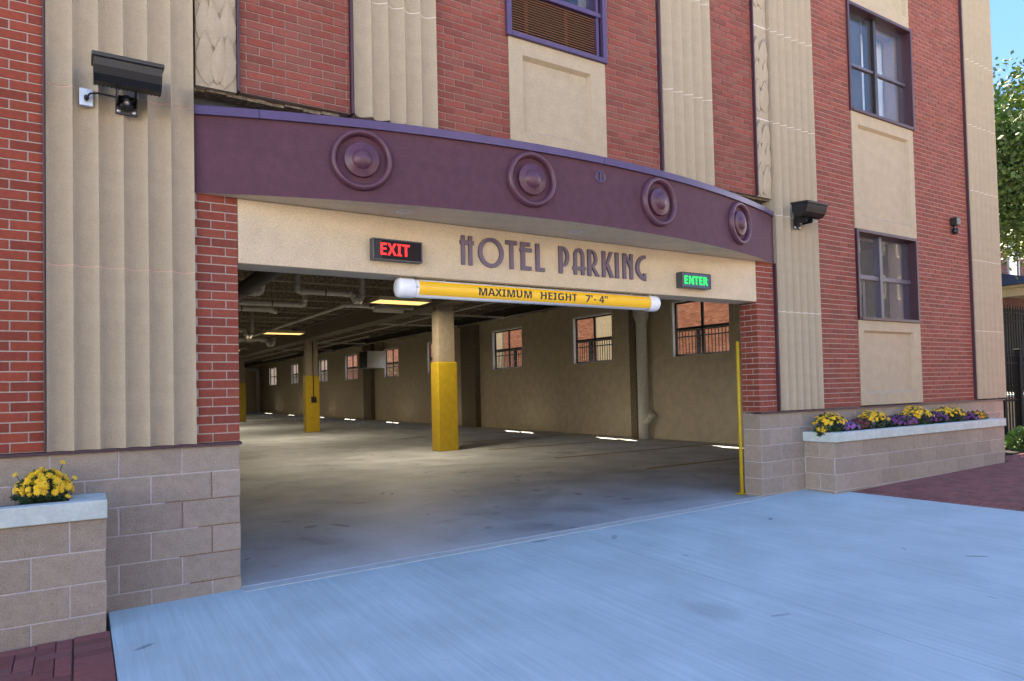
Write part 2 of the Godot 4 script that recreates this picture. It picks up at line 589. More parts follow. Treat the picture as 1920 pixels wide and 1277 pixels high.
func recessed_panel(hotel: Node3D, x0: float, x1: float, y0: float, y1: float, ix0: float, ix1: float, iy0: float, iy1: float) -> void:
	var s := begin()
	var zf := 0.012
	var d := 0.045
	var o := [Vector2(x0, y0), Vector2(x1, y0), Vector2(x1, y1), Vector2(x0, y1)]
	var i1 := [Vector2(ix0, iy0), Vector2(ix1, iy0), Vector2(ix1, iy1), Vector2(ix0, iy1)]
	var i2 := [Vector2(ix0 + 0.03, iy0 + 0.03), Vector2(ix1 - 0.03, iy0 + 0.03), Vector2(ix1 - 0.03, iy1 - 0.03), Vector2(ix0 + 0.03, iy1 - 0.03)]
	var f := func(p: Vector2, z: float) -> Vector3: return Vector3(p.x, p.y, z)
	for k in 4:
		var j := (k + 1) % 4
		quad(s, f.call(o[k], -0.2), f.call(o[j], -0.2), f.call(o[j], zf), f.call(o[k], zf))
		quad(s, f.call(o[k], zf), f.call(o[j], zf), f.call(i1[j], zf), f.call(i1[k], zf))
		quad(s, f.call(i1[k], zf), f.call(i1[j], zf), f.call(i2[j], zf - d), f.call(i2[k], zf - d))
	quad(s, f.call(i2[0], zf - d), f.call(i2[1], zf - d), f.call(i2[2], zf - d), f.call(i2[3], zf - d))
	build("spandrel_panel", s, M.stucco, hotel)

func leaf_panel(hotel: Node3D, x0: float, x1: float, y0: float, y1: float, seams: Array) -> void:
	var s := begin()
	box(s, Vector3(x0, y0, -0.2), Vector3(x1, y1, 0.0))
	var slab_ := build("carved_panel", s, M.cast_stone, hotel)
	var w := x1 - x0
	var cx := (x0 + x1) / 2
	var leaf := begin()
	# one leaf: a pointed blade with a raised midrib, its tip at +y
	var L := 0.42
	var n := 9
	for i in n:
		var t0 := float(i) / n
		var t1 := float(i + 1) / n
		for sd: float in [-1.0, 1.0]:
			var w0 := sd * w * 0.235 * sin(PI * pow(t0, 0.75)) * (1.0 + 0.06 * sin(t0 * 26.0))
			var w1 := sd * w * 0.235 * sin(PI * pow(t1, 0.75)) * (1.0 + 0.06 * sin(t1 * 26.0))
			var b0 := 0.018 * sin(t0 * 2.4)
			var b1 := 0.018 * sin(t1 * 2.4)
			var r0 := Vector3(b0, t0 * L, 0.007 + 0.026 * t0); var r1 := Vector3(b1, t1 * L, 0.007 + 0.026 * t1)
			var e0 := Vector3(b0 + w0, t0 * L, 0.001 + 0.024 * t0); var e1 := Vector3(b1 + w1, t1 * L, 0.001 + 0.024 * t1)
			var g0 := Vector3(b0 + w0, t0 * L, -0.002); var g1 := Vector3(b1 + w1, t1 * L, -0.002)
			if sd > 0:
				quad(leaf, r0, e0, e1, r1); quad(leaf, e0, g0, g1, e1)
			else:
				quad(leaf, e0, r0, r1, e1); quad(leaf, g0, e0, e1, g1)
	var lm := finish(leaf)
	var y := y0 + 0.01
	var k := 0
	while y < y1 - 0.45:
		var clear := true
		for q in seams:
			if y < q and y + 0.40 > q:
				clear = false
		if clear:
			for sd: float in [-1.0, 1.0]:
				var o := place("carved_leaf", lm, M.cast_stone, Vector3(cx + sd * w * 0.19, y, 0.002 + 0.002 * (k % 2)), slab_)
				o.rotation.z = -sd * 0.03
				o.scale.x = sd
			var c := place("carved_leaf", lm, M.cast_stone, Vector3(cx, y + 0.02, 0.009), slab_)
			c.rotation.z = 0.14 * (1 if k % 2 else -1)
			c.scale = Vector3(0.75 * (1 if k % 2 else -1), 0.92, 1.0)
		y += 0.27
		k += 1
	for q in seams:
		var j := begin()
		box(j, Vector3(x0 + 0.001, q - 0.006, -0.1), Vector3(x1 - 0.001, q + 0.006, 0.003))
		build("mortar_joint", j, M.joint_white, slab_)

func trim(hotel: Node3D, called: String, m: Material, lo: Vector3, hi: Vector3, ch := 0.003) -> MeshInstance3D:
	var s := begin()
	cbox(s, lo, hi, ch)
	return build(called, s, m, hotel)

func zc(x: float) -> float:   # the plan curve of the canopy
	var r := (3.38 * 3.38 + 0.57 * 0.57) / (2.0 * 0.57)
	var d := x - 3.08
	return sqrt(maxf(0.0, r * r - d * d)) - (r - 0.57)

func _ready() -> void:
	rng.seed = 7
	# ------------------------------------------------ camera, sky, sun, exposure
	var yaw := deg_to_rad(32.16029)
	var pitch := deg_to_rad(1.59594)
	var roll := deg_to_rad(-1.28206)
	var fw := Vector3(sin(yaw) * cos(pitch), sin(pitch), -cos(yaw) * cos(pitch))
	var rt := Vector3(cos(yaw), 0, sin(yaw))
	var up := rt.cross(fw)
	cam_basis = Basis(rt * cos(roll) + up * sin(roll), -rt * sin(roll) + up * cos(roll), -fw)
	var cam := Camera3D.new()
	cam.name = "camera"
	cam.projection = Camera3D.PROJECTION_FRUSTUM
	cam.near = 0.05
	cam.far = 900.0
	cam.size = 0.05 * 1277.0 / FOCAL
	cam.frustum_offset = Vector2(0, 0.05 * 56.213 / FOCAL)
	cam.transform = Transform3D(cam_basis, EYE)
	add_child(cam)
	cam.current = true
	var env := Environment.new()
	env.background_mode = Environment.BG_SKY
	var sky := Sky.new()
	var sm := ProceduralSkyMaterial.new()
	sm.sky_top_color = lin(0.040, 0.088, 0.205)
	sm.sky_horizon_color = lin(0.20, 0.26, 0.36)
	sm.sky_curve = 0.10
	sm.sky_cover = fill_clouds(512, 72)
	sm.sky_cover_modulate = Color(1.0, 0.965, 0.90)
	sm.ground_bottom_color = Color(0.25, 0.24, 0.22)
	sm.ground_horizon_color = Color(0.5, 0.52, 0.52)
	sm.sun_angle_max = 20.0
	sm.sun_curve = 0.1
	sky.sky_material = sm
	env.sky = sky
	env.tonemap_mode = Environment.TONE_MAPPER_LINEAR
	env.tonemap_exposure = 8.3
	env.sdfgi_enabled = true
	env.ssao_enabled = true
	env.ssil_enabled = true
	var we := WorldEnvironment.new()
	we.name = "world_environment"
	we.environment = env
	add_child(we)
	var sun := DirectionalLight3D.new()
	sun.name = "sun"
	sun.light_energy = 1.6
	sun.light_color = Color(1.0, 0.95, 0.86)
	sun.light_angular_distance = 0.5
	sun.shadow_enabled = true
	add_child(sun)
	sun.look_at_from_position(Vector3(0.24, 0.82, -0.53), Vector3.ZERO, Vector3.UP)
	make_materials()
	ground()
	var hotel := thing("hotel_building", "red brick hotel with fluted stone pilasters and a purple curved canopy over its garage entrance", "building")
	facade(hotel)
	canopy(hotel)
	shell(hotel)
	yard()
	lay("brick", 300, hotel, M.brick, "brickwork")
	lay("concrete_block", 300, hotel, M.block, "blockwork")
	planters()
	garage()
	fittings()
	lettering()

# ---------------------------------------------------------------- ground
func strip(x0: float, x1: float, z0: float, z1: float) -> PackedVector2Array:
	return PackedVector2Array([Vector2(x0, z0), Vector2(x1, z0), Vector2(x1, z1), Vector2(x0, z1)])

func ground() -> void:
	var s := begin()
	quad(s, Vector3(-400, -0.75, 400), Vector3(400, -0.75, 400), Vector3(400, -0.75, -400), Vector3(-400, -0.75, -400))
	structure(build("ground", s, M.street), "pale paving of the street and land around the hotel", "ground")
	# driveway: two slabs either side of a long joint, on a dark bed
	var bed := begin()
	slab(bed, PackedVector2Array([Vector2(-0.868, 0.0), Vector2(6.95, 0.0), Vector2(6.95, 0.35), Vector2(7.2, 0.42), Vector2(7.9, 4.0), Vector2(8.6, 9.0), Vector2(-0.6, 9.0)]), func(x, z): return yg(x, z) - 0.03, 0.2)
	var drive := Node3D.new()
	put(drive, "driveway")
	structure(drive, "broomed concrete driveway, its grey tinted with the blue of the sky light, running into the garage entrance", "driveway")
	build("joint_bed", bed, M.joint_dark, drive)
	s = begin()
	slab(s, PackedVector2Array([Vector2(-0.878, 0.0), Vector2(3.096, 0.0), Vector2(3.096, 9.0), Vector2(-0.874, 9.0)]), yg, 0.1)
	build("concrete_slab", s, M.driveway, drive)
	s = begin()
	slab(s, PackedVector2Array([Vector2(3.106, 0.0), Vector2(6.96, 0.0), Vector2(6.96, 0.43), Vector2(7.24, 0.44), Vector2(7.6, 2.2), Vector2(8.6, 9.0), Vector2(3.106, 9.0)]), yg, 0.1)
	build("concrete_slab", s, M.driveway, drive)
	s = begin()
	slab(s, strip(0.002, 6.11, -0.021, 0.10), func(x, z): return yg(x, z) + 0.005, 0.02)
	structure(build("threshold_strip", s, M.apron, drive))
	s = begin()
	slab(s, strip(0.002, 6.11, -0.037, -0.021), func(x, z): return yg(x, z) + 0.006, 0.02)
	build("sealant_line", s, M.caulk, drive)
	# the garage floor
	s = begin()
	var xs := [-6.0, 0.0, 2.0, 4.0, 6.1, 8.0, 10.0, 12.25]
	var zs := [-0.037, -1.0, -2.0, -3.0, -4.0, -5.0, -20.0, -40.0, -56.3]
	for i in xs.size() - 1:
		for j in zs.size() - 1:
			quad(s, Vector3(xs[i], yg(xs[i], zs[j]), zs[j]), Vector3(xs[i + 1], yg(xs[i + 1], zs[j]), zs[j]), Vector3(xs[i + 1], yg(xs[i + 1], zs[j + 1]), zs[j + 1]), Vector3(xs[i], yg(xs[i], zs[j + 1]), zs[j + 1]))
	var fl := build("garage_floor", s, M.garage_floor)
	structure(fl, "smooth grey stained concrete floor inside the garage", "floor")
	for zz: float in [-3.2, -5.9, -8.6, -11.3, -14.0]:
		s = begin()
		slab(s, strip(7.2, 12.0, zz - 0.05, zz + 0.05), func(x, z): return yg(x, z) + 0.004, 0.003)
		build("painted_line", s, M.parking_paint, fl)
	pavers()

func paver_mesh(w: float, l: float, tone: int) -> ArrayMesh:
	var key := "paver %.3f %.3f %d" % [w, l, tone]
	if not pieces.has(key):
		var s := begin()
		s.set_color(paver_tone(tone))
		proud(s, -w / 2, w / 2, -l / 2, l / 2, -0.02, 0.0, 0.003, Transform3D(Basis(Vector3.RIGHT, Vector3.FORWARD, Vector3.UP), Vector3.ZERO))
		pieces[key] = finish(s)
	return pieces[key]

func paver_tone(t: int) -> Color:
	var k := [0.85, 1.0, 1.12, 0.92, 1.05, 0.75][t % 6] as float
	var b := [0.0, 0.01, 0.004, 0.02, 0.008, 0.012][t % 6] as float
	return Color(0.30 * k, (0.088 + b) * k, (0.075 + b) * k)

func pavers() -> void:
	var walk := Node3D.new()
	put(walk, "pavement")
	structure(walk, "red brick pavers laid in herringbone on both sides of the driveway", "pavement")
	var s := begin()
	slab(s, PackedVector2Array([Vector2(-5.0, 0.38), Vector2(-0.88, 0.38), Vector2(-0.88, 9.0), Vector2(-5.0, 9.0)]), func(x, z): return yg(x, z) - 0.011, 0.1)
	slab(s, PackedVector2Array([Vector2(7.21, 0.40), Vector2(20.0, 0.40), Vector2(20.0, 9.0), Vector2(8.6, 9.0), Vector2(7.6, 2.2)]), func(x, z): return yg(x, z) - 0.011, 0.1)
	slab(s, PackedVector2Array([Vector2(11.50, 0.399), Vector2(11.50, 0.02), Vector2(20.0, 0.1), Vector2(20.0, 0.399)]), func(x, z): return yg(x, z) - 0.011, 0.1)
	build("paver_bed", s, M.paver_bed, walk)
	var list := []
	# herringbone of 0.1 x 0.2 pavers; edge: a soldier course against the driveway on the left
	for i in range(-40, -6):
		for j in range(3, 46):
			herring(list, i, j, -0.275, 0.02, func(c: Vector2) -> float: return -1.088, true)
	for j in range(0, 40):
		list.append([Vector2(-0.982, 0.40 + 0.1 * j + 0.05), 0.2, 0.1])
	for i in range(60, 170):
		for j in range(-2, 60):
			herring(list, i, j, 0.0, 0.0, func(c: Vector2) -> float: return 7.2 + 0.205 * (c.y - 0.3) + 0.245, false)
	var j2 := 0
	while j2 < 46:
		var z := 0.48 + 0.1 * j2
		list.append([Vector2(7.24 + (z - 0.44) * 0.205 + 0.11, z), 0.2, 0.092])
		j2 += 1
	var items := []
	for p in list:
		var at := Vector3(p[0].x, yg(p[0].x, p[0].y), p[0].y)
		var px := screen_size(at)
		var tilt := clampf((EYE - at).normalized().y, 0.0, 1.0)
		items.append({"at": at, "w": p[1], "l": p[2], "size": px * px * tilt, "tone": rng.randi_range(0, 5)})
	items.sort_custom(func(a, b): return a.size > b.size)
	var rest := begin()
	var lean := Basis(Vector3(1, 0.0135, 0).normalized(), Vector3.UP, Vector3(0, -0.03, 1).normalized())
	for i in items.size():
		var it: Dictionary = items[i]
		var jig := Vector3(0, rng.randf_range(-0.002, 0.001), 0)
		if i < 300 and it.size > 0.0:
			var o := place("paver", paver_mesh(it.w - 0.005, it.l - 0.005, it.tone), M.paver, it.at + jig, walk)
			o.basis = lean
		else:
			rest.set_color(paver_tone(it.tone))
			var w: float = it.w - 0.005
			var l: float = it.l - 0.005
			proud(rest, -w / 2, w / 2, -l / 2, l / 2, -0.02, 0.0, 0.005, Transform3D(lean, it.at + jig) * Transform3D(Basis(Vector3.RIGHT, Vector3.FORWARD, Vector3.UP), Vector3.ZERO))
	build("far_pavers", rest, M.paver, walk).set_meta("kind", "stuff")

func herring(list: Array, i: int, j: int, ox: float, oz: float, edge: Callable, below: bool) -> void:
	var k := posmod(i - j, 4)
	if k != 0 and k != 3:
		return
	var r := Rect2(ox + i * 0.1, oz + j * 0.1, 0.2 if k == 0 else 0.1, 0.1 if k == 0 else 0.2)
	var e: float = edge.call(r.get_center())
	var x0 := r.position.x if below else maxf(r.position.x, e)
	var x1 := minf(r.end.x, e) if below else r.end.x
	var z0 := maxf(r.position.y, 0.403 if below else (0.435 if r.position.x < 11.53 else 0.12))
	var z1 := r.end.y
	if x1 - x0 < 0.025 or z1 - z0 < 0.025 or x0 < -4.0 or x1 > 16.5 or z1 > 4.8:
		return
	list.append([Vector2((x0 + x1) * 0.5, (z0 + z1) * 0.5), x1 - x0, z1 - z0])

# ---------------------------------------------------------------- hotel
func facade(hotel: Node3D) -> void:
	var top := 9.6
	# brick fields; phase = where the first joint of the lowest course lies
	brick_panel(hotel, -2.6, -1.25, BASE, top, 0.147, 0.0, 0.9)
	brick_panel(hotel, -0.308, 0.0, BASE, 3.6, 0.118, 0.0, 0.45)
	brick_panel(hotel, 0.03, 0.922, 3.80, top, 0.052, 0.0, 0.0, 3.784)
	brick_panel(hotel, 1.73, 2.528, 3.79, top, 0.10, 0.0, 0.0, 3.784)
	brick_panel(hotel, 3.752, 4.535, 3.79, top, 0.06, 0.0, 0.0, 3.784)
	brick_panel(hotel, 5.372, 6.165, 3.79, top, 0.12, 0.0, 0.0, 3.784)
	brick_panel(hotel, 6.122, 6.455, BASE, 3.6, 0.16, 0.0, 0.45)
	brick_panel(hotel, 7.37, 8.285, BASE, top, 0.03, 0.0, 0.15)
	brick_panel(hotel, 9.925, 11.55, BASE, top, 0.13, 0.0, 0.15)
	# reveal of the right-hand pier
	var s := begin()
	box(s, Vector3(6.122, BASE, -0.262), Vector3(6.30, 2.95, -0.2005))
	box(s, Vector3(6.1215, BASE, -0.2005), Vector3(6.13, 2.95, -0.012))
	var rev := build("brick_wall", s, M.pale_mortar, hotel)
	masonry(rev, "brick", Transform3D(Basis(Vector3(0, 0, 1), Vector3.UP, Vector3(-1, 0, 0)), Vector3(6.115, 0, -0.262)), 0.262, courses(BASE, 2.45, COURSE, BASE), BRICK, 0.0098, 0.07, 0, 0.0022, 0.0, 0.45)
	# small return of the left-hand pier, hidden from the street but there
	s = begin()
	box(s, Vector3(-0.3, BASE, -0.262), Vector3(-0.006, 2.95, -0.2005))
	build("brick_wall", s, M.mortar, hotel)
	# block plinth
	for span in [[-2.6, 0.0, 0.0], [6.115, 12.565, 0.0]]:
		s = begin()
		box(s, Vector3(span[0] + (0.004 if span[0] > 0 else 0.0), -0.4, -0.262), Vector3(span[1] - (0.004 if span[0] < 0 else 0.0), 1.045, -0.005))
		var pl := build("block_plinth", s, M.block_mortar, hotel)
		var lv := [-0.36, -0.163, 0.04 - 0.0, 0.243, 0.446, 0.649, 0.852, 1.045]
		masonry(pl, "concrete_block", Transform3D(Basis(), Vector3(span[0], 0, 0)), span[1] - span[0], lv, 0.4064, 0.0095, fposmod(span[1] - span[0], 0.4064) if span[0] < 0 else 0.0, 0, 0.003, 0.0)
		if span[0] > 0:
			masonry(pl, "concrete_block", Transform3D(Basis(Vector3(0, 0, 1), Vector3.UP, Vector3(-1, 0, 0)), Vector3(6.115, 0, -0.262)), 0.262, lv, 0.4064, 0.0095, 0.0, 0, 0.003, 0.0, 0.0, 0.0)
	# rusty stains along the joints beside the entrance
	for e in [[-0.43, 0.243], [-0.30, 0.446], [-0.52, 0.649], [-0.36, 0.04]]:
		s = begin()
		box(s, Vector3(e[0], e[1] - 0.0035, -0.02), Vector3(-0.006, e[1] + 0.0035, -0.0035))
		build("stained_joint", s, M.rust_stain, hotel)
	for e in [[-0.2032, 0.654, 0.848], [-0.4064, 0.451, 0.645], [-0.2032, 0.248, 0.442]]:
		s = begin()
		box(s, Vector3(e[0] - 0.0035, e[1], -0.02), Vector3(e[0] + 0.0035, e[2], -0.0035))
		build("stained_joint", s, M.rust_stain, hotel)
	trim(hotel, "plinth_flashing", M.dark_purple, Vector3(-2.6, 1.045, -0.1), Vector3(0.012, 1.067, 0.028))
	trim(hotel, "plinth_flashing", M.dark_purple, Vector3(6.10, 1.045, -0.1), Vector3(12.58, 1.067, 0.028))
	# pilasters
	pilaster(hotel, -1.232, -0.31, [1.068, 2.342, 3.588, 4.82, 6.0, top], 6, M.joint_pink)
	pilaster(hotel, 0.947, 1.727, [3.79, 4.83, 6.0, top], 5, M.joint_white)
	pilaster(hotel, 4.562, 5.368, [3.79, 4.818, 5.98, 7.18, top], 5, M.joint_white)
	pilaster(hotel, 6.478, 7.362, [1.074, 2.340, 3.58, 4.778, 5.98, 7.18, 8.4, top], 6, M.joint_white)
	pilaster(hotel, 11.57, 12.572, [1.09, 2.228, 3.42, 4.60, 5.72, 6.84, 8.1, top], 6, M.joint_white)
	leaf_panel(hotel, -0.288, 0.006, 3.785, top, [4.83, 6.0])
	leaf_panel(hotel, 6.185, 6.472, 3.785, top, [4.787, 5.985, 7.18])
	# purple metal edges
	for e in [[-1.250, -1.234, 1.068, top], [0.008, 0.028, 3.785, top], [0.924, 0.945, 3.79, top], [4.537, 4.560, 3.79, top], [6.166, 6.184, 3.785, top], [6.457, 6.477, 1.068, 2.95], [11.552, 11.568, 1.08, top]]:
		trim(hotel, "edge_trim", M.dark_purple, Vector3(e[0], e[2], -0.1), Vector3(e[1], e[3], 0.040))
	# stucco panels below the windows
	recessed_panel(hotel, 2.53, 3.748, 3.79, 4.884, 2.69, 3.552, 3.972, 4.732)
	recessed_panel(hotel, 8.288, 9.922, 3.602, 5.288, 8.445, 9.787, 3.78, 5.118)
	recessed_panel(hotel, 8.288, 9.922, 1.085, 2.294, 8.41, 9.72, 1.25, 2.15)
	recessed_panel(hotel, 8.288, 9.922, 6.885, 8.4, 8.445, 9.865, 7.06, 8.2)
	recessed_panel(hotel, 2.53, 3.748, 6.62, 8.4, 2.69, 3.552, 6.8, 8.2)
	s = begin()
	box(s, Vector3(2.53, 8.4, -0.2), Vector3(3.748, top, 0.0))
	box(s, Vector3(8.288, 8.4, -0.2), Vector3(9.922, top, 0.0))
	build("upper_panel", s, M.stucco, hotel)
	# lintel over the entrance
	trim(hotel, "lintel_beam", M.lintel_stucco, Vector3(0.004, 2.448, -0.30), Vector3(6.117, 2.952, 0.002), 0.004)
	window_upper(hotel)
	window_pair(hotel, 8.262, 9.968, 5.290, 6.884, true)
	window_pair(hotel, 8.300, 9.905, 2.297, 3.600, false)

func window_upper(hotel: Node3D) -> void:
	var w := Node3D.new()
	put(w, "window", hotel)
	var x0 := 2.505; var x1 := 3.768; var y0 := 4.885; var y1 := 6.62
	var s := begin()
	cbox(s, Vector3(x0, y0, -0.2), Vector3(x0 + 0.055, y1, 0.04), 0.004)
	cbox(s, Vector3(x1 - 0.055, y0, -0.2), Vector3(x1, y1, 0.04), 0.004)
	cbox(s, Vector3(x0 + 0.0555, y0, -0.2), Vector3(x1 - 0.0555, y0 + 0.05, 0.045), 0.004)
	cbox(s, Vector3(x0 + 0.0555, 5.375, -0.15), Vector3(x1 - 0.0555, 5.425, 0.015), 0.004)
	cbox(s, Vector3(x0 + 0.0555, y1 - 0.05, -0.2), Vector3(x1 - 0.0555, y1, 0.04), 0.004)
	cbox(s, Vector3(x1 - 0.115, y0 + 0.0505, -0.17), Vector3(x1 - 0.0805, y1 - 0.0505, 0.0), 0.003)
	build("frame", s, M.purple_metal, w)
	s = begin()
	box(s, Vector3(x0 + 0.056, y0 + 0.051, -0.16), Vector3(x1 - 0.056, 5.374, -0.13))
	build("louver_back", s, M.room_dark, w)
	var sl := begin()
	cbox(sl, Vector3(x0 + 0.06, -0.003, -0.013), Vector3(x1 - 0.12, 0.003, 0.013), 0.001, Transform3D(Basis(Vector3.RIGHT, 0.35), Vector3.ZERO))
	var slat := finish(sl)
	for k in 17:
		place("slat", slat, M.louver_brown, Vector3(0, y0 + 0.066 + k * 0.0255, -0.03), w)
	s = begin()
	for k in 2:
		box(s, Vector3(x0 + 0.26 + k * 0.5, y0 + 0.06, -0.055), Vector3(x0 + 0.30 + k * 0.5, 5.37, -0.048))
	build("louver_brace", s, M.louver_brown, w)
	s = begin()
	box(s, Vector3(x0 + 0.056, 5.426, -0.09), Vector3(x1 - 0.056, y1 - 0.051, -0.084))
	build("pane", s, M.glass, w)

func window_pair(hotel: Node3D, x0: float, x1: float, y0: float, y1: float, upper: bool) -> void:
	var w := Node3D.new()
	put(w, "window", hotel)
	var t := 0.045
	var xm := 9.075 if upper else 9.02
	var s := begin()
	cbox(s, Vector3(x0, y0, -0.2), Vector3(x0 + t, y1, 0.03), 0.003)
	cbox(s, Vector3(x1 - t, y0, -0.2), Vector3(x1, y1, 0.03), 0.003)
	cbox(s, Vector3(x0 + t, y0, -0.2), Vector3(x1 - t, y0 + t, 0.04), 0.003)
	cbox(s, Vector3(x0 + t, y1 - t, -0.2), Vector3(x1 - t, y1, 0.03), 0.003)
	build("frame", s, M.dark_purple, w)
	var ym := 6.035 if upper else 2.935
	s = begin()
	cbox(s, Vector3(xm - 0.035, y0 + t, -0.14), Vector3(xm + 0.035, y1 - t, -0.05), 0.003)
	if upper:
		cbox(s, Vector3(xm - 0.13, y0 + t, -0.17), Vector3(xm - 0.036, y1 - t, -0.10), 0.003)
	build("mullion", s, M.frame_dark if upper else M.frame_grey, w)
	s = begin()
	cbox(s, Vector3(x0 + t, ym - (0.02 if upper else 0.032), -0.13), Vector3(xm - 0.036, ym + (0.02 if upper else 0.032), -0.07), 0.003)
	cbox(s, Vector3(xm + 0.036, ym - (0.02 if upper else 0.032), -0.13), Vector3(x1 - t, ym + (0.02 if upper else 0.032), -0.07), 0.003)
	build("glazing_bar", s, M.frame_grey, w)
	if not upper:
		s = begin()
		cbox(s, Vector3(8.60, y0 + t, -0.135), Vector3(8.665, ym - 0.033, -0.10), 0.003)
		build("sash_stile", s, M.frame_dark, w)
	for side in 2:
		var a := x0 + t if side == 0 else xm + 0.036
		var b := xm - 0.036 if side == 0 else x1 - t
		for lvl in 2:
			s = begin()
			box(s, Vector3(a, (y0 + t) if lvl == 0 else (ym + 0.033), -0.105), Vector3(b, (ym - 0.033) if lvl == 0 else (y1 - t), -0.099))
			build("pane", s, M.glass, w)
	if upper:
		# curtain in soft folds behind the right-hand sash, an insect screen behind the left
		s = begin(true)
		var n := 60
		for i in n:
			var u0 := xm + 0.02 + (x1 + 0.32 - xm) * i / n
			var u1 := xm + 0.02 + (x1 + 0.32 - xm) * (i + 1) / n
			var d0 := -0.30 + 0.022 * sin(i * 0.95) + 0.012 * sin(i * 0.37)
			var d1 := -0.30 + 0.022 * sin((i + 1) * 0.95) + 0.012 * sin((i + 1) * 0.37)
			quad(s, Vector3(u0, y0 - 0.1, d0 - 0.16), Vector3(u1, y0 - 0.1, d1 - 0.16), Vector3(u1, y1 + 0.2, d1 - 0.16), Vector3(u0, y1 + 0.2, d0 - 0.16))
		build("curtain", s, M.curtain, w)
		s = begin()
		box(s, Vector3(x0 + t, y0 + t, -0.20), Vector3(xm - 0.13, y1 - t, -0.195))
		build("insect_screen", s, M.screen_mesh, w)

func canopy(hotel: Node3D) -> void:
	var c := Node3D.new()
	put(c, "canopy", hotel)
	var n := 64
	var xa := -0.305
	var xb := 6.462
	var s := begin(true)
	for i in n:
		var a := lerpf(xa, xb, float(i) / n)
		var b := lerpf(xa, xb, float(i + 1) / n)
		quad(s, Vector3(a, 2.956, zc(a) + 0.012), Vector3(b, 2.956, zc(b) + 0.012), Vector3(b, 3.552, zc(b) + 0.012), Vector3(a, 3.552, zc(a) + 0.012))
	build("fascia", s, M.purple_stucco, c)
	s = begin()
	for i in n:
		var a := lerpf(xa, xb, float(i) / n)
		var b := lerpf(xa, xb, float(i + 1) / n)
		quad(s, Vector3(a, 2.956, -0.02), Vector3(b, 2.956, -0.02), Vector3(b, 2.956, zc(b) + 0.011), Vector3(a, 2.956, zc(a) + 0.011))
	build("soffit", s, M.lintel_stucco, c)
	# metal coping in lengths with a drip edge
	var cuts := [0.0, 0.065, 0.52, 0.80, 1.0]
	for k in cuts.size() - 1:
		s = begin()
		var m := 26
		for i in m:
			var f0: float = lerpf(cuts[k] + (0.0006 if k else 0.0), cuts[k + 1], float(i) / m)
			var f1: float = lerpf(cuts[k] + (0.0006 if k else 0.0), cuts[k + 1], float(i + 1) / m)
			var a := lerpf(xa, xb, f0)
			var b := lerpf(xa, xb, f1)
			var prof := [Vector2(0.012, 3.552), Vector2(0.040, 3.548), Vector2(0.040, 3.556), Vector2(0.028, 3.562), Vector2(0.026, 3.618), Vector2(0.018, 3.624)]
			for q in prof.size() - 1:
				var p: Vector2 = prof[q]
				var r: Vector2 = prof[q + 1]
				quad(s, Vector3(a, p.y, zc(a) + p.x), Vector3(b, p.y, zc(b) + p.x), Vector3(b, r.y, zc(b) + r.x), Vector3(a, r.y, zc(a) + r.x))
			quad(s, Vector3(a, 3.624, zc(a) + 0.018), Vector3(b, 3.624, zc(b) + 0.018), Vector3(b, 3.632, -0.15), Vector3(a, 3.632, -0.15))
		build("metal_coping", s, M.purple_metal, c)
	# dark roofing membrane turned up behind the canopy
	s = begin()
	box(s, Vector3(xa, 3.60, -0.2), Vector3(xb, 3.784, -0.155))
	build("roof_membrane", s, M.membrane, c)
	s = begin()
	var r2 := RandomNumberGenerator.new(); r2.seed = 3
	for k in 46:
		var x := lerpf(-0.28, 6.45, k / 45.0)
		box(s, Vector3(x - 0.08, 3.772 - r2.randf() * 0.012, -0.155), Vector3(x + 0.066, 3.787, -0.03 - r2.randf() * 0.04))
	build("mortar_ledge", s, M.old_concrete, c)
	# four round medallions and a vent
	var prof := [Vector2(0.0, 0.085), Vector2(0.022, 0.083), Vector2(0.045, 0.075), Vector2(0.065, 0.061), Vector2(0.078, 0.043), Vector2(0.082, 0.036), Vector2(0.135, 0.036), Vector2(0.14, 0.031), Vector2(0.14, 0.0)]
	var ring := []
	for k in 13:
		var a := PI * k / 12.0
		ring.append(Vector2(0.222 - 0.027 * cos(a), 0.002 + 0.052 * sin(a)))
	var ms := begin(true)
	lathe(ms, prof_rev(prof), 40)
	var boss := finish(ms)
	ms = begin(true)
	lathe(ms, prof_rev(ring), 48)
	var rim := finish(ms)
	for x: float in [0.888, 2.386, 3.945, 5.456]:
		var o := Node3D.new()
		put(o, "medallion", c)
		var nrm := Vector3((x - 3.08), 0, 0)
		var r := (3.38 * 3.38 + 0.57 * 0.57) / (2.0 * 0.57)
		nrm = Vector3((x - 3.08) / r, 0, sqrt(1.0 - pow((x - 3.08) / r, 2)))
		var side := Vector3.UP.cross(nrm).normalized()
		# lathe axis y -> outward normal
		var tr := Transform3D(Basis(side, nrm, side.cross(nrm)), Vector3(x, 3.288, zc(x) + 0.012))
		o.transform = tr
		# parts merged at this level: rim and boss meshes share the medallion
		var both := ArrayMesh.new()
		both.add_surface_from_arrays(Mesh.PRIMITIVE_TRIANGLES, boss.surface_get_arrays(0))
		both.add_surface_from_arrays(Mesh.PRIMITIVE_TRIANGLES, rim.surface_get_arrays(0))
		c.remove_child(o)
		o.free()
		var me := MeshInstance3D.new()
		me.mesh = both
		me.material_override = M.purple_gloss
		me.transform = tr
		put(me, "medallion", c)
	s = begin(true)
	lathe(s, prof_rev([Vector2(0.045, 0.004), Vector2(0.050, 0.012), Vector2(0.058, 0.012), Vector2(0.060, 0.0)]), 28)
	s.set_smooth_group(-1)
	box(s, Vector3(-0.006, 0.004, -0.046), Vector3(0.006, 0.010, 0.046))
	var v := build("vent_ring", s, M.purple_metal, c)
	v.transform = Transform3D(Basis(Vector3.RIGHT, Vector3.BACK, Vector3.DOWN), Vector3(3.163, 3.424, zc(3.163) + 0.012))
	s = begin()
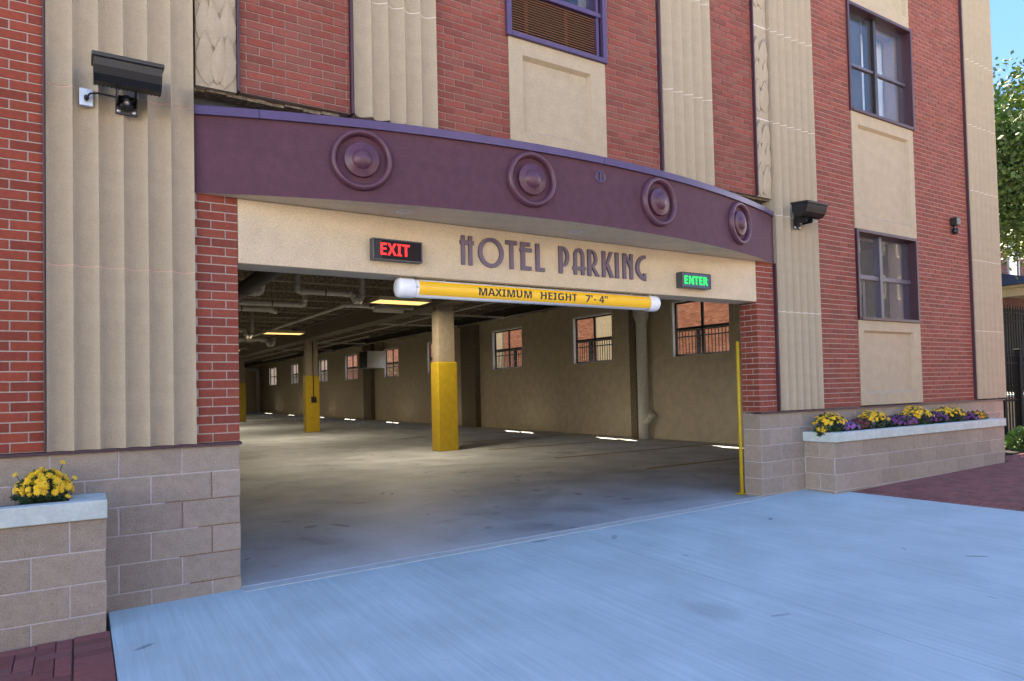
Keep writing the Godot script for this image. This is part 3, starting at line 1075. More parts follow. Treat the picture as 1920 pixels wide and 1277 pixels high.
	lathe(s, prof_rev([Vector2(0.0, 0.003), Vector2(0.047, 0.003)]), 28)
	v = build("vent_hole", s, M.dark_purple, c)
	v.transform = Transform3D(Basis(Vector3.RIGHT, Vector3.BACK, Vector3.DOWN), Vector3(3.163, 3.424, zc(3.163) + 0.0125))
	for x in [[1.302, 0.216], [4.902, 0.14], [3.1, 0.27]]:
		s = begin(true)
		lathe(s, [Vector2(0.0, 0.012), Vector2(0.05, 0.010), Vector2(0.052, 0.0), Vector2(0.066, -0.004), Vector2(0.07, 0.0)], 28, Transform3D(Basis(Vector3.RIGHT, PI) * Basis(Vector3.RIGHT, PI), Vector3(x[0], 2.954, x[1])))
		build("soffit_downlight", s, M.white_paint, c)

func prof_rev(p: Array) -> Array:
	var q := p.duplicate()
	q.reverse()
	return q

func shell(hotel: Node3D) -> void:
	# backing wall with its openings
	var s := begin()
	var z0 := -0.42
	var z1 := -0.2015
	for b in [[-6.3, 0.0, -0.4, 4.7], [6.30, 8.31, -0.4, 4.7], [9.88, 12.57, -0.4, 4.7], [8.31, 9.88, -0.4, 2.31], [8.31, 9.88, 3.59, 4.7], [0.0, 6.30, 2.96, 4.7],
			[-6.3, 2.53, 4.7, 9.6], [3.74, 8.29, 4.7, 9.6], [9.94, 12.57, 4.7, 9.6], [2.53, 3.74, 4.7, 4.9], [2.53, 3.74, 6.6, 9.6], [8.29, 9.94, 4.7, 5.31], [8.29, 9.94, 6.86, 9.6], [-6.3, 12.57, 9.6, 17.0]]:
		box(s, Vector3(b[0], b[2], z0), Vector3(b[1], b[3], z1))
	box(s, Vector3(-6.3, -0.4, z1), Vector3(-2.61, 9.6, -0.02))
	box(s, Vector3(-6.3, 9.61, z1), Vector3(12.57, 17.0, -0.02))
	build("backing_wall", s, M.mortar, hotel)
	# upper storeys: floors, roof, room walls and ends
	s = begin()
	box(s, Vector3(-6.3, 4.32, -56.6), Vector3(12.57, 4.66, -0.43))
	box(s, Vector3(-6.3, 7.3, -4.0), Vector3(12.57, 7.5, -0.43))
	box(s, Vector3(-6.3, 4.67, -4.3), Vector3(12.57, 16.7, -4.0))
	box(s, Vector3(12.3, 4.67, -4.0), Vector3(12.57, 16.7, -0.43))
	box(s, Vector3(-6.3, 4.67, -4.0), Vector3(-6.0, 16.7, -0.43))
	box(s, Vector3(5.8, 4.67, -4.0), Vector3(6.0, 7.3, -0.43))
	box(s, Vector3(-6.3, 16.7, -56.6), Vector3(12.57, 17.0, -0.43))
	box(s, Vector3(-6.3, 4.67, -56.6), Vector3(12.57, 16.69, -4.31))
	build("upper_storeys", s, M.room_wall, hotel)
	# left and end walls of the garage
	s = begin()
	box(s, Vector3(-6.3, -0.4, -56.6), Vector3(-6.0, 4.31, -0.43))
	box(s, Vector3(-6.0, -0.4, -56.6), Vector3(12.57, 4.31, -56.3))
	build("garage_end_wall", s, M.garage_paint, hotel)
	# right-hand wall of the garage with nine windows
	var wins := [[-7.5, -5.62], [-11.81, -9.94], [-16.85, -14.81], [-22.6, -20.75], [-27.8, -25.95], [-33.9, -31.85], [-39.1, -37.4], [-46.0, -44.2], [-53.0, -50.6]]
	var xi := 12.25
	var sill := 2.19
	var head := 3.62
	s = begin()
	box(s, Vector3(xi, -0.4, -56.3), Vector3(12.41, sill, -0.43))
	box(s, Vector3(xi, head, -56.3), Vector3(12.41, 4.31, -0.43))
	var zr := -0.43
	for w in wins:
		box(s, Vector3(xi, sill, w[1]), Vector3(12.41, head, zr))
		zr = w[0]
	box(s, Vector3(xi, sill, -56.3), Vector3(12.41, head, zr))
	build("garage_side_wall", s, M.garage_paint, hotel)
	# painted block courses, a few millimetres proud
	s = begin()
	var row := 0
	var y := 0.0
	while y < 4.2:
		var x := -(0.2032 if row % 2 else 0.0) - 0.5
		while x > -56.2:
			var a := x - 0.4064
			var hit := false
			for w in wins:
				if y + 0.2032 > sill - 0.09 and y < head + 0.09 and x > w[0] - 0.09 and a < w[1] + 0.09:
					hit = true
			if not hit:
				proud(s, -x + 0.004, -a - 0.004, y + 0.004, y + 0.1992, -0.004, 0.003, 0.002, Transform3D(Basis(Vector3(0, 0, -1), Vector3.UP, Vector3(-1, 0, 0)), Vector3(xi, 0, 0)))
			x = a
		y += 0.2032
		row += 1
	build("painted_blockwork", s, M.garage_paint, hotel).set_meta("kind", "stuff")
	for w in wins:
		var o := Node3D.new()
		put(o, "garage_window", hotel)
		s = begin()
		var d := 0.006
		# white reveal lining and a slim painted band round the opening
		box(s, Vector3(xi - 0.008, sill, w[0] - 0.0), Vector3(12.40, head, w[0] + d))
		box(s, Vector3(xi - 0.008, sill, w[1] - d), Vector3(12.40, head, w[1]))
		box(s, Vector3(xi - 0.008, sill, w[0] + d), Vector3(12.40, sill + d, w[1] - d))
		box(s, Vector3(xi - 0.008, head - d, w[0] + d), Vector3(12.40, head, w[1] - d))
		box(s, Vector3(xi - 0.010, sill - 0.01, w[0] - 0.06), Vector3(xi + 0.001, head + 0.06, w[0]))
		box(s, Vector3(xi - 0.010, head, w[0]), Vector3(xi + 0.001, head + 0.06, w[1]))
		build("reveal", s, M.white_paint, o)
		s = begin()
		var t := 0.05
		var zm: float = (w[0] + w[1]) * 0.5
		var ym := (sill + head) * 0.5
		box(s, Vector3(12.335, sill + d, w[0] + d), Vector3(12.385, head - d, w[0] + d + t))
		box(s, Vector3(12.335, sill + d, w[1] - d - t), Vector3(12.385, head - d, w[1] - d))
		box(s, Vector3(12.335, sill + d, w[0] + d + t), Vector3(12.385, sill + d + t, w[1] - d - t))
		box(s, Vector3(12.335, head - d - t, w[0] + d + t), Vector3(12.385, head - d, w[1] - d - t))
		box(s, Vector3(12.34, sill + d + t, zm - 0.038), Vector3(12.38, head - d - t, zm + 0.038))
		box(s, Vector3(12.342, ym - 0.036, w[0] + d + t), Vector3(12.378, ym + 0.036, zm - 0.038))
		box(s, Vector3(12.342, ym - 0.036, zm + 0.038), Vector3(12.378, ym + 0.036, w[1] - d - t))
		build("frame", s, M.frame_dark, o)
		for q in 4:
			s = begin()
			var ya := sill + d + t if q < 2 else ym + 0.036
			var yb := ym - 0.036 if q < 2 else head - d - t
			var za: float = w[0] + d + t if q % 2 == 0 else zm + 0.038
			var zb: float = zm - 0.038 if q % 2 == 0 else w[1] - d - t
			box(s, Vector3(12.357, ya, za), Vector3(12.362, yb, zb))
			build("pane", s, M.glass, o)
	# concrete wall piers between the bays
	for z in [[-9.05, -8.80, 12.08], [-19.02, -17.85, 12.0], [-30.3, -29.2, 12.0], [-41.6, -40.5, 12.0]]:
		s = begin()
		cbox(s, Vector3(z[2], -0.01, z[0]), Vector3(xi + 0.01, 4.31, z[1]), 0.02)
		build("wall_pier", s, M.old_concrete, hotel)
	# ceiling: ribs across, beams along
	s = begin()
	box(s, Vector3(-5.99, 4.28, -56.29), Vector3(12.24, 4.318, -0.44))
	build("ceiling_slab", s, M.ceiling_concrete, hotel)
	var rib := begin()
	cbox(rib, Vector3(-5.98, 3.98, -0.09), Vector3(12.24, 4.279, 0.09), 0.01)
	var rm := finish(rib)
	for k in 37:
		place("ceiling_rib", rm, M.ceiling_concrete, Vector3(0, 0, -1.3 - 1.5 * k), hotel)
	s = begin()
	cbox(s, Vector3(6.165, 3.47, -56.28), Vector3(6.615, 4.279, -0.6), 0.015)
	build("main_beam", s, M.old_concrete, hotel)
	s = begin()
	cbox(s, Vector3(0.03, 3.47, -56.28), Vector3(0.47, 4.279, -0.6), 0.015)
	build("main_beam", s, M.old_concrete, hotel)
	s = begin()
	box(s, Vector3(10.45, 3.74, -56.2), Vector3(10.75, 3.765, -0.5))
	box(s, Vector3(10.45, 4.01, -56.2), Vector3(10.75, 4.03, -0.5))
	box(s, Vector3(10.59, 3.7655, -56.2), Vector3(10.61, 4.0095, -0.5))
	build("steel_beam", s, M.steel_beam, hotel)

# ---------------------------------------------------------------- planters and flowers
func planter(label: String, x0: float, x1: float, zf: float, top: float, floor_y: float, near_end: float) -> void:
	var p := thing("planter", label, "planter", Vector3.ZERO, "block planters against the hotel")
	var wall := begin()
	box(wall, Vector3(x0 + 0.005, floor_y - 0.3, 0.0), Vector3(x1 - 0.005, top - 0.125, zf - 0.005))
	var core := build("block_wall", wall, M.block_mortar, p)
	var y := top - 0.12
	var lv := [y]
	while y > floor_y - 0.15:
		y -= 0.2032
		lv.push_front(y)
	var rows := lv.size() - 1
	var par := 0.0 if rows % 2 == 0 else 0.2032
	var jobs := [[Transform3D(Basis(), Vector3(x0, 0, zf)), x1 - x0, par if x0 > 0 else fposmod(x1 - x0 - 0.2032 + (0.2032 - par), 0.4064)]]
	if x0 > 0:
		jobs.append([Transform3D(Basis(Vector3(0, 0, 1), Vector3.UP, Vector3(-1, 0, 0)), Vector3(x0, 0, 0)), zf, zf * 0.5 - 0.2032 * (0 if rows % 2 else 1)])
	for j in jobs:
		masonry(core, "concrete_block", j[0], j[1], lv, 0.4064, 0.0095, j[2], 0, 0.003, 0.0)
	lay("concrete_block", 120, p, M.block, "blockwork")
	# coping stones round an open bed
	var g := 0.03
	var cuts := []
	var x := x0 - (g if x0 > 0 else 0.0)
	var xe := x1 + (g if x0 > 0 else 0.006)
	while x < xe - 0.01:
		cuts.append([x, minf(x + 0.92, xe)])
		x += 0.92
	if x0 < 0:
		cuts = [[x0, x1 - 0.95], [x1 - 0.95, xe]]
	for c in cuts:
		var s := begin()
		cbox(s, Vector3(c[0] + 0.0015, top - 0.12, zf - 0.085), Vector3(c[1] - 0.0015, top, zf + g), 0.006)
		build("coping_stone", s, M.coping, p)
	for e in ([[x0 - g, x0 + 0.2], [x1 - 0.2, x1 + g]] if x0 > 0 else [[x1 - 0.205, xe - 0.003]]):
		var s := begin()
		cbox(s, Vector3(e[0], top - 0.12, 0.004), Vector3(e[1], top - 0.0005, zf - 0.0855), 0.004)
		build("coping_stone", s, M.coping, p)
	var so := begin()
	box(so, Vector3(x0 + 0.15, top - 0.124, 0.01), Vector3(x1 - 0.15, top - 0.035, zf - 0.086))
	build("soil", so, M.soil, p)
	if near_end > 0:
		pass

var blossom_cache := {}
func blossom(col: Color, eye_col: Color, petals: int) -> ArrayMesh:
	var key := "%s %d" % [col, petals]
	if not blossom_cache.has(key):
		var s := begin()
		for ring_k in 2:
			for k in petals:
				var a := TAU * (k + 0.5 * ring_k) / petals
				var d := Vector3(cos(a), 0, sin(a))
				var t := Vector3(-sin(a), 0, cos(a))
				var r := 1.0 - 0.35 * ring_k
				var lift := 0.10 + 0.25 * ring_k
				s.set_color(col * (0.85 + 0.15 * ((k * 7) % 3) / 2.0))
				var w := 1.6 / petals
				tri(s, d * 0.1 + Vector3.UP * (lift - 0.1), d * r * 0.7 - t * w + Vector3.UP * lift, d * r * 0.7 + t * w + Vector3.UP * lift)
				tri(s, d * r + Vector3.UP * (lift - 0.12), d * r * 0.7 + t * w + Vector3.UP * lift, d * r * 0.7 - t * w + Vector3.UP * lift)
		s.set_color(eye_col)
		for k in 6:
			var a := TAU * k / 6
			var b := TAU * (k + 1) / 6
			tri(s, Vector3(0, 0.45, 0), Vector3(cos(b), 0, sin(b)) * 0.25 + Vector3.UP * 0.34, Vector3(cos(a), 0, sin(a)) * 0.25 + Vector3.UP * 0.34)
		blossom_cache[key] = finish(s)
	return blossom_cache[key]

func leafy(s: SurfaceTool, count: int, c: Vector3, rad: Vector3, size: float, base: Color, lower := -0.2, hollow := 0.45) -> void:
	for i in count:
		var v := Vector3(rng.randfn(), rng.randfn(), rng.randfn()).normalized()
		v.y = maxf(v.y, lower)
		var p := c + v * rad * lerpf(hollow, 1.0, sqrt(rng.randf()))
		var d := (v + Vector3(rng.randf_range(-0.7, 0.7), rng.randf_range(-0.2, 0.8), rng.randf_range(-0.7, 0.7))).normalized()
		var t := d.cross(Vector3(rng.randf_range(-1, 1), rng.randf_range(-1, 1), rng.randf_range(-1, 1))).normalized()
		var L := size * rng.randf_range(0.6, 1.3)
		var W := L * 0.32
		var n := d.cross(t) * L * 0.12
		s.set_color(base * rng.randf_range(0.65, 1.35))
		tri(s, p, p + d * L * 0.5 + t * W + n, p + d * L)
		tri(s, p, p + d * L, p + d * L * 0.5 - t * W + n)

func mum(called: String, label: String, at: Vector3, w: float, h: float, col: Color, eye_col: Color, singly: bool, cover: float, group := "potted chrysanthemums in the planters") -> Node3D:
	var o := thing(called, label, "flowers", at, group)
	var s := begin()
	var leaf_base := Color(0.03, 0.062, 0.022)
	var c := Vector3(0, h * 0.35, 0)
	var rad := Vector3(w * 0.46, h * 0.55, w * 0.40)
	leafy(s, 520 if singly else 300, c, rad, 0.045 if singly else 0.05, leaf_base, -0.6, 0.2)
	build("foliage", s, M.leaf_green, o).set_meta("kind", "stuff")
	var st := begin()
	st.set_color(leaf_base)
	for k in 7:
		var a := TAU * k / 7
		tube(st, [Vector3(0.01 * cos(a), -0.03, 0.01 * sin(a)), Vector3(w * 0.2 * cos(a), h * 0.3, w * 0.17 * sin(a)), Vector3(w * 0.33 * cos(a), h * 0.6, w * 0.3 * sin(a))], 0.004, 5)
	build("stems", st, M.leaf_green, o)
	var bm := blossom(col, eye_col, 11)
	var n := 150 if singly else 115
	var merged := begin()
	for i in n:
		var f := (i + 0.5) / n
		var yy := 1.0 - f * cover
		var rr := sqrt(maxf(0.0, 1.0 - yy * yy))
		var a := i * 2.399963 + rng.randf_range(-0.3, 0.3)
		var v := Vector3(cos(a) * rr, yy, sin(a) * rr)
		if v.z < -0.55:
			continue
		var p := c + v * rad * rng.randf_range(0.88, 1.22)
		var q := Basis(Quaternion(Vector3.UP, (v + Vector3(rng.randf_range(-0.3, 0.3), 0.25, rng.randf_range(-0.1, 0.4))).normalized()))
		var sz := rng.randf_range(0.021, 0.030) if singly else rng.randf_range(0.021, 0.032)
		if singly:
			var b := place("blossom", bm, M.petal, p, o)
			b.basis = q.scaled(Vector3.ONE * sz)
		else:
			merged.append_from(bm, 0, Transform3D(q.scaled(Vector3.ONE * sz), p))
	if singly:
		# a few stragglers on long stalks
		for e in [[0.10, 0.27, 0.0], [0.165, 0.17, 0.06], [-0.15, 0.215, 0.05], [0.13, 0.06, 0.12]]:
			var stalk := begin()
			stalk.set_color(leaf_base)
			tube(stalk, [Vector3(e[0] * 0.5, 0.08, e[2] * 0.5), Vector3(e[0], e[1], e[2])], 0.003, 5)
			build("stalk", stalk, M.leaf_green, o)
			var b := place("blossom", bm, M.petal, Vector3(e[0], e[1], e[2]), o)
			b.basis = Basis(Quaternion(Vector3.UP, Vector3(e[0], 0.25, 0.15).normalized())).scaled(Vector3.ONE * 0.022)
	if not singly:
		var me := MeshInstance3D.new()
		me.mesh = merged.commit()
		me.material_override = M.petal
		put(me, "blossoms", o)
		me.set_meta("kind", "stuff")
	return o

func planters() -> void:
	planter("block planter with pale coping at the left edge of the entrance, holding one yellow plant", -2.6, -0.90, 0.40, 0.765, -0.09, 0.0)
	planter("long block planter with pale coping under the brick wall right of the entrance", 6.97, 11.50, 0.43, 0.785, 0.02, 1.0)
	var yel := Color(0.85, 0.55, 0.01)
	var gold := Color(0.75, 0.36, 0.01)
	var pur := Color(0.17, 0.035, 0.17)
	var lil := Color(0.30, 0.12, 0.36)
	var rust := Color(0.16, 0.035, 0.03)
	mum("chrysanthemum", "bright yellow chrysanthemum alone in the planter left of the entrance", Vector3(-1.24, 0.735, 0.20), 0.29, 0.235, yel, gold, true, 0.95)
	var list := [
		[6.99, 0.16, 0.10, yel, "small yellow chrysanthemum clump at the near end of the long planter"],
		[7.22, 0.44, 0.27, yel, "round yellow chrysanthemum nearest the entrance in the long planter"],
		[7.60, 0.34, 0.15, lil, "lilac chrysanthemum between the first yellow plant and a rust-red one"],
		[7.93, 0.30, 0.17, rust, "low rust-red chrysanthemum beside the second large yellow plant"],
		[8.22, 0.44, 0.27, yel, "second large yellow chrysanthemum, next to the rust-red plant"],
		[8.84, 0.56, 0.18, pur, "wide purple chrysanthemum under the pale wall panel, before the third yellow plant"],
		[9.14, 0.16, 0.12, gold, "tiny orange chrysanthemum tucked against the third yellow plant"],
		[9.33, 0.50, 0.29, yel, "third and tallest yellow chrysanthemum in the middle of the long planter"],
		[9.84, 0.44, 0.19, pur, "deep purple chrysanthemum between the two farther yellow plants"],
		[10.24, 0.54, 0.26, yel, "fourth yellow chrysanthemum flanked by purple plants in the long planter"],
		[10.74, 0.46, 0.15, pur, "flat purple chrysanthemum near the far end of the long planter"],
		[11.12, 0.34, 0.15, gold, "small golden chrysanthemum last at the far end of the long planter"],
	]
	for k in list.size():
		var e: Array = list[k]
		mum("chrysanthemum", e[4], Vector3(e[0], 0.755, 0.20 + (0.06 if k == 0 else 0.0)), e[1], e[2], e[3], e[3] * 0.8, false, 0.75 if e[3] == yel else 1.0)

# ---------------------------------------------------------------- the garage
func pipe(called: String, label: String, pts: Array, r: float, m: Material, elbow := 0.0, group := "pipes under the garage ceiling") -> Node3D:
	var o := thing(called, label, "pipe", Vector3.ZERO, group)
	var s := begin(true)
	tube(s, bent(pts, elbow) if elbow > 0.0 else pts, r, 14)
	build("run", s, m, o)
	# couplings at the bends and hangers along level runs
	for i in range(1, pts.size() - 1):
		var din: Vector3 = (pts[i] - pts[i - 1]).normalized()
		var dout: Vector3 = (pts[i + 1] - pts[i]).normalized()
		var q := begin(true)
		var e := maxf(elbow, r * 1.2)
		tube(q, [pts[i] - din * (e + 0.07), pts[i] - din * e], r * 1.18, 14)
		tube(q, [pts[i] + dout * e, pts[i] + dout * (e + 0.07)], r * 1.18, 14)
		build("coupling", q, m, o)
	for i in pts.size() - 1:
		var a: Vector3 = pts[i]
		var b: Vector3 = pts[i + 1]
		if absf(a.y - b.y) < 0.3 and a.distance_to(b) > 0.9:
			var n := int(minf(8.0, a.distance_to(b) / 1.6)) + 1
			for k in n:
				var hs := begin()
				var p := a.lerp(b, (k + 0.5) / n)
				box(hs, Vector3(p.x - 0.004, p.y + r, p.z - 0.004), Vector3(p.x + 0.004, 4.28, p.z + 0.004))
				tube(hs, [p - (b - a).normalized() * 0.015, p + (b - a).normalized() * 0.015], r * 1.08, 12)
				build("hanger", hs, M.iron_pipe, o)
	return o

func column(label: String, z: float, conduit: bool) -> void:
	var o := thing("garage_column", label, "column", Vector3(6.39, 0, z), "yellow-based columns down the garage")
	var s := begin()
	cbox(s, Vector3(-0.215, 2.11, -0.165), Vector3(0.215, 3.47, 0.165), 0.015)
	# board marks of the old formwork
	for k in 5:
		box(s, Vector3(-0.205 + k * 0.083, 2.12, 0.164), Vector3(-0.205 + k * 0.083 + 0.078, 3.46, 0.168 + 0.002 * (k % 2)))
	for k in 4:
		box(s, Vector3(-0.219 - 0.002 * (k % 2), 2.12, -0.158 + k * 0.08), Vector3(-0.214, 3.46, -0.158 + k * 0.08 + 0.075))
	build("concrete_shaft", s, M.column_concrete, o)
	s = begin()
	cbox(s, Vector3(-0.257, 0.0, -0.20), Vector3(0.257, 2.115, 0.20), 0.015)
	build("yellow_wrap", s, M.yellow_paint, o)
	if conduit:
		s = begin(true)
		tube(s, [Vector3(0.02, 3.4, 0.185), Vector3(0.02, 2.2, 0.185), Vector3(0.02, 2.12, 0.22), Vector3(0.02, 1.3, 0.22)], 0.016, 8)
		build("conduit", s, M.black_metal, o)
		s = begin()
		cbox(s, Vector3(-0.07, 1.12, 0.201), Vector3(0.11, 1.32, 0.28), 0.008)
		build("switch_box", s, M.black_metal, o)

func ceiling_light(label: String, x: float, z: float) -> void:
	var o := thing("ceiling_light", label, "light", Vector3(x, 3.37, z), "flat panel lights in the garage")
	var s := begin()
	box(s, Vector3(-0.60, 0.012, -0.31), Vector3(0.60, 0.08, 0.31))
	box(s, Vector3(-0.60, 0.0, -0.31), Vector3(0.60, 0.0119, -0.285)); box(s, Vector3(-0.60, 0.0, 0.285), Vector3(0.60, 0.0119, 0.31))
	box(s, Vector3(-0.60, 0.0, -0.2849), Vector3(-0.575, 0.0119, 0.2849)); box(s, Vector3(0.575, 0.0, -0.2849), Vector3(0.60, 0.0119, 0.2849))
	build("housing", s, M.cream_trim, o)
	s = begin()
	box(s, Vector3(-0.574, 0.002, -0.284), Vector3(0.574, 0.0115, 0.284))
	build("diffuser", s, M.light_glow, o)
	s = begin()
	for sx: float in [-0.5, 0.5]:
		box(s, Vector3(sx - 0.004, 0.08, -0.004), Vector3(sx + 0.004, 0.91, 0.004))
	build("hanger", s, M.iron_pipe, o)
	var l := AreaLight3D.new()
	l.area_size = Vector2(1.1, 0.54)
	l.light_color = Color(1.0, 0.93, 0.82)
	l.light_energy = 1.9
	l.set("area_range", 70.0)
	l.shadow_enabled = true
	l.rotation_degrees = Vector3(-90, 0, 0)
	l.position = Vector3(0, -0.01, 0)
	o.add_child(l)

func garage() -> void:
	column("nearest yellow-based concrete column, whole in view behind the height bar", -9.27, false)
	column("second yellow-based column, with a black switch box and conduit on its front", -20.45, true)
	column("third yellow-based column, only a sliver showing beside the left brick pier", -34.0, false)
	ceiling_light("lit warm panel light hanging in front of the nearest column", 4.90, -8.35)
	ceiling_light("lit warm panel light hanging beside the second column", 4.52, -16.9)
	ceiling_light("added panel light farther back, mostly hidden behind the left brick pier", 4.3, -26.0)  # this and the next two are added to brighten the garage
	ceiling_light("added panel light deep in the garage, second from the end wall", 4.2, -35.0)
	ceiling_light("added panel light deepest in the garage, nearest the end wall", 4.2, -44.0)
	var pv: Material = M.pvc
	pipe("overhead_pipe", "thick beige pipe running back just inside the left of the opening", [Vector3(1.46, 3.32, -0.6), Vector3(1.46, 3.32, -24.0)], 0.13, M.iron_pipe, 0.0)
	var p := pipe("drain_pipe", "pale drain pipe crossing left of the height bar, with a trap at its right end", [Vector3(2.70, 4.2, -8.4), Vector3(2.70, 3.5, -8.4), Vector3(3.84, 3.5, -8.4), Vector3(3.90, 3.37, -8.4), Vector3(4.0, 3.37, -8.4), Vector3(4.06, 3.5, -8.4), Vector3(4.06, 4.2, -8.4)], 0.055, pv, 0.05)
	p.set_meta("category", "pipe")
	pipe("drain_pipe", "thick pale drain pipe turning up through the ceiling behind the left brick pier", [Vector3(-1.0, 3.52, -9.0), Vector3(2.12, 3.52, -9.0), Vector3(2.12, 4.2, -9.0)], 0.075, pv, 0.08)
	pipe("drain_pipe", "level pale drain pipe ending in an upward elbow, upper of a stacked pair", [Vector3(-1.0, 3.47, -10.5), Vector3(3.42, 3.5, -10.5), Vector3(3.42, 3.85, -10.5)], 0.06, pv, 0.05)
	pipe("drain_pipe", "level pale drain pipe just under the one with the upward elbow", [Vector3(-1.0, 3.38, -10.9), Vector3(2.72, 3.41, -10.9), Vector3(2.95, 3.41, -11.3)], 0.06, pv, 0.04)
	pipe("drain_pipe", "long pipe slanting back into the garage from an elbow beneath the near light", [Vector3(4.05, 3.5, -22.0), Vector3(4.26, 3.5, -10.2), Vector3(5.0, 3.5, -10.2), Vector3(6.02, 3.5, -10.2)], 0.05, pv, 0.05)
	var cp := thing("pipe_sleeve", "fat pipe fitting on the pipe run under the near panel light", "pipe", Vector3.ZERO, "pipes under the garage ceiling")
	var s := begin(true)
	tube(s, [Vector3(5.0, 3.47, -10.2), Vector3(5.75, 3.47, -10.2)], 0.105, 16)
	tube(s, [Vector3(5.2, 3.47, -10.2), Vector3(5.2, 3.72, -10.2)], 0.09, 16)
	build("sleeve", s, pv, cp)
	pipe("drain_pipe", "far pale drain pipe with trap and riser, upper of two by the far light", [Vector3(-1.0, 3.5, -17.5), Vector3(3.45, 3.5, -17.5), Vector3(3.50, 3.3, -17.5), Vector3(3.62, 3.3, -17.5), Vector3(3.68, 3.5, -17.5), Vector3(3.68, 4.2, -17.5)], 0.06, pv, 0.05)
	pipe("drain_pipe", "far pale drain pipe with trapped end, lower of two by the far light", [Vector3(-1.0, 3.45, -20.4), Vector3(4.75, 3.45, -20.4), Vector3(4.82, 3.25, -20.4), Vector3(5.0, 3.25, -20.4), Vector3(5.05, 3.6, -20.4)], 0.06, pv, 0.05)
	pipe("conduit_run", "thin dark pipe running the length of the garage left of the columns", [Vector3(4.89, 3.5, -9.0), Vector3(4.89, 3.5, -54.0)], 0.03, M.iron_pipe, 0.0)
	pipe("conduit_run", "thin pipe along the ceiling midway between the columns and the windows", [Vector3(8.3, 3.75, -2.0), Vector3(8.3, 3.75, -54.0)], 0.025, pv, 0.0)
	pipe("conduit_run", "slim sprinkler pipe beside the steel beam over the windows", [Vector3(9.6, 3.85, -2.0), Vector3(9.6, 3.85, -54.0)], 0.03, M.iron_pipe, 0.0)
	pipe("conduit_run", "thin cross pipe between the near column and the windows", [Vector3(6.5, 3.72, -13.0), Vector3(10.4, 3.72, -13.0)], 0.03, pv, 0.0)
	pipe("conduit_run", "thin cross pipe farther back between the columns and the windows", [Vector3(6.5, 3.72, -16.2), Vector3(10.4, 3.72, -16.2)], 0.03, pv, 0.0)
	pipe("conduit_run", "thin cross pipe beyond the second column", [Vector3(-2.0, 3.75, -25.5), Vector3(10.4, 3.75, -25.5)], 0.035, pv, 0.0)
	pipe("conduit_run", "thin cross pipe far back in front of the hanging heater", [Vector3(-2.0, 3.75, -30.5), Vector3(10.4, 3.75, -30.5)], 0.035, pv, 0.0)
	for q in [[3.0, -22.0], [2.2, -27.0], [8.9, -21.0], [9.2, -33.0]]:
		pipe("conduit_run", {3.0: "short thin pipe under the ceiling left of the second column", 2.2: "short thin pipe under the ceiling far behind the left pier", 8.9: "short thin pipe under the ceiling beyond the near column", 9.2: "short thin pipe under the ceiling near the far windows"}[q[0]], [Vector3(q[0], 3.7, q[1]), Vector3(q[0] + 0.1, 3.7, q[1] - 9.0)], 0.03, pv, 0.0)
	# rain pipe down the window wall
	var rp := thing("rain_pipe", "thick beige downpipe on the window wall, with a capped stub near the floor", "pipe", Vector3(12.02, 0, -8.45))
	s = begin(true)
	lathe(s, [Vector2(0.0, 0.0), Vector2(0.15, 0.0), Vector2(0.15, 3.1), Vector2(0.16, 3.2), Vector2(0.22, 3.35), Vector2(0.22, 4.28), Vector2(0.0, 4.28)], 20)
	build("pipe_shaft", s, pv, rp)
	s = begin(true)
	tube(s, [Vector3(0, 0.42, 0.0), Vector3(-0.02, 0.66, 0.32)], 0.12, 16)
	tube(s, [Vector3(-0.02, 0.66, 0.32), Vector3(-0.024, 0.70, 0.37)], 0.135, 16)
	build("cleanout_stub", s, pv, rp)
	# heater hung by the far windows
	var h := thing("unit_heater", "pale sheet metal heater with a black louvred face hung by the windows", "heater", Vector3(11.2, 2.67, -27.5))
	s = begin()
	cbox(s, Vector3(0.03, 0.0, -1.1), Vector3(1.03, 0.87, 0.0), 0.02)
	build("casing", s, M.galvanised, h)
	s = begin()
	cbox(s, Vector3(0.0, 0.02, -1.08), Vector3(0.029, 0.85, -0.02), 0.004)
	build("louvre_face", s, M.black_metal, h)
	s = begin()
	for k in 9:
		box(s, Vector3(-0.012, 0.06 + k * 0.087, -1.04), Vector3(-0.001, 0.10 + k * 0.087, -0.06))
	build("louvre_blades", s, M.black_metal, h)
	s = begin()
	for zz: float in [-1.0, -0.1]:
		for xx: float in [0.1, 0.95]:
			box(s, Vector3(xx - 0.006, 0.87, zz - 0.006), Vector3(xx + 0.006, 1.6, zz + 0.006))
	build("hanger", s, M.iron_pipe, h)
	# end wall pipe
	pipe("end_wall_pipe", "white pipe crossing the far end wall and dropping to the floor", [Vector3(-4.0, 3.62, -55.6), Vector3(11.9, 3.62, -55.6), Vector3(11.9, 0.0, -55.6)], 0.14, M.white_paint, 0.25)
	# yellow guard on the right jamb
	var gd := thing("corner_guard", "thin bright yellow guard post at the right side of the entrance", "guard post", Vector3(6.10, 0.03, -0.30))
	s = begin(true)
	tube(s, [Vector3(0, 0.0, 0), Vector3(0, 1.94, 0)], 0.024, 14)
	build("post", s, M.yellow_paint, gd)
	s = begin()
	box(s, Vector3(-0.06, 0.0, -0.06), Vector3(0.06, 0.012, 0.06))
	build("foot_plate", s, M.yellow_paint, gd)

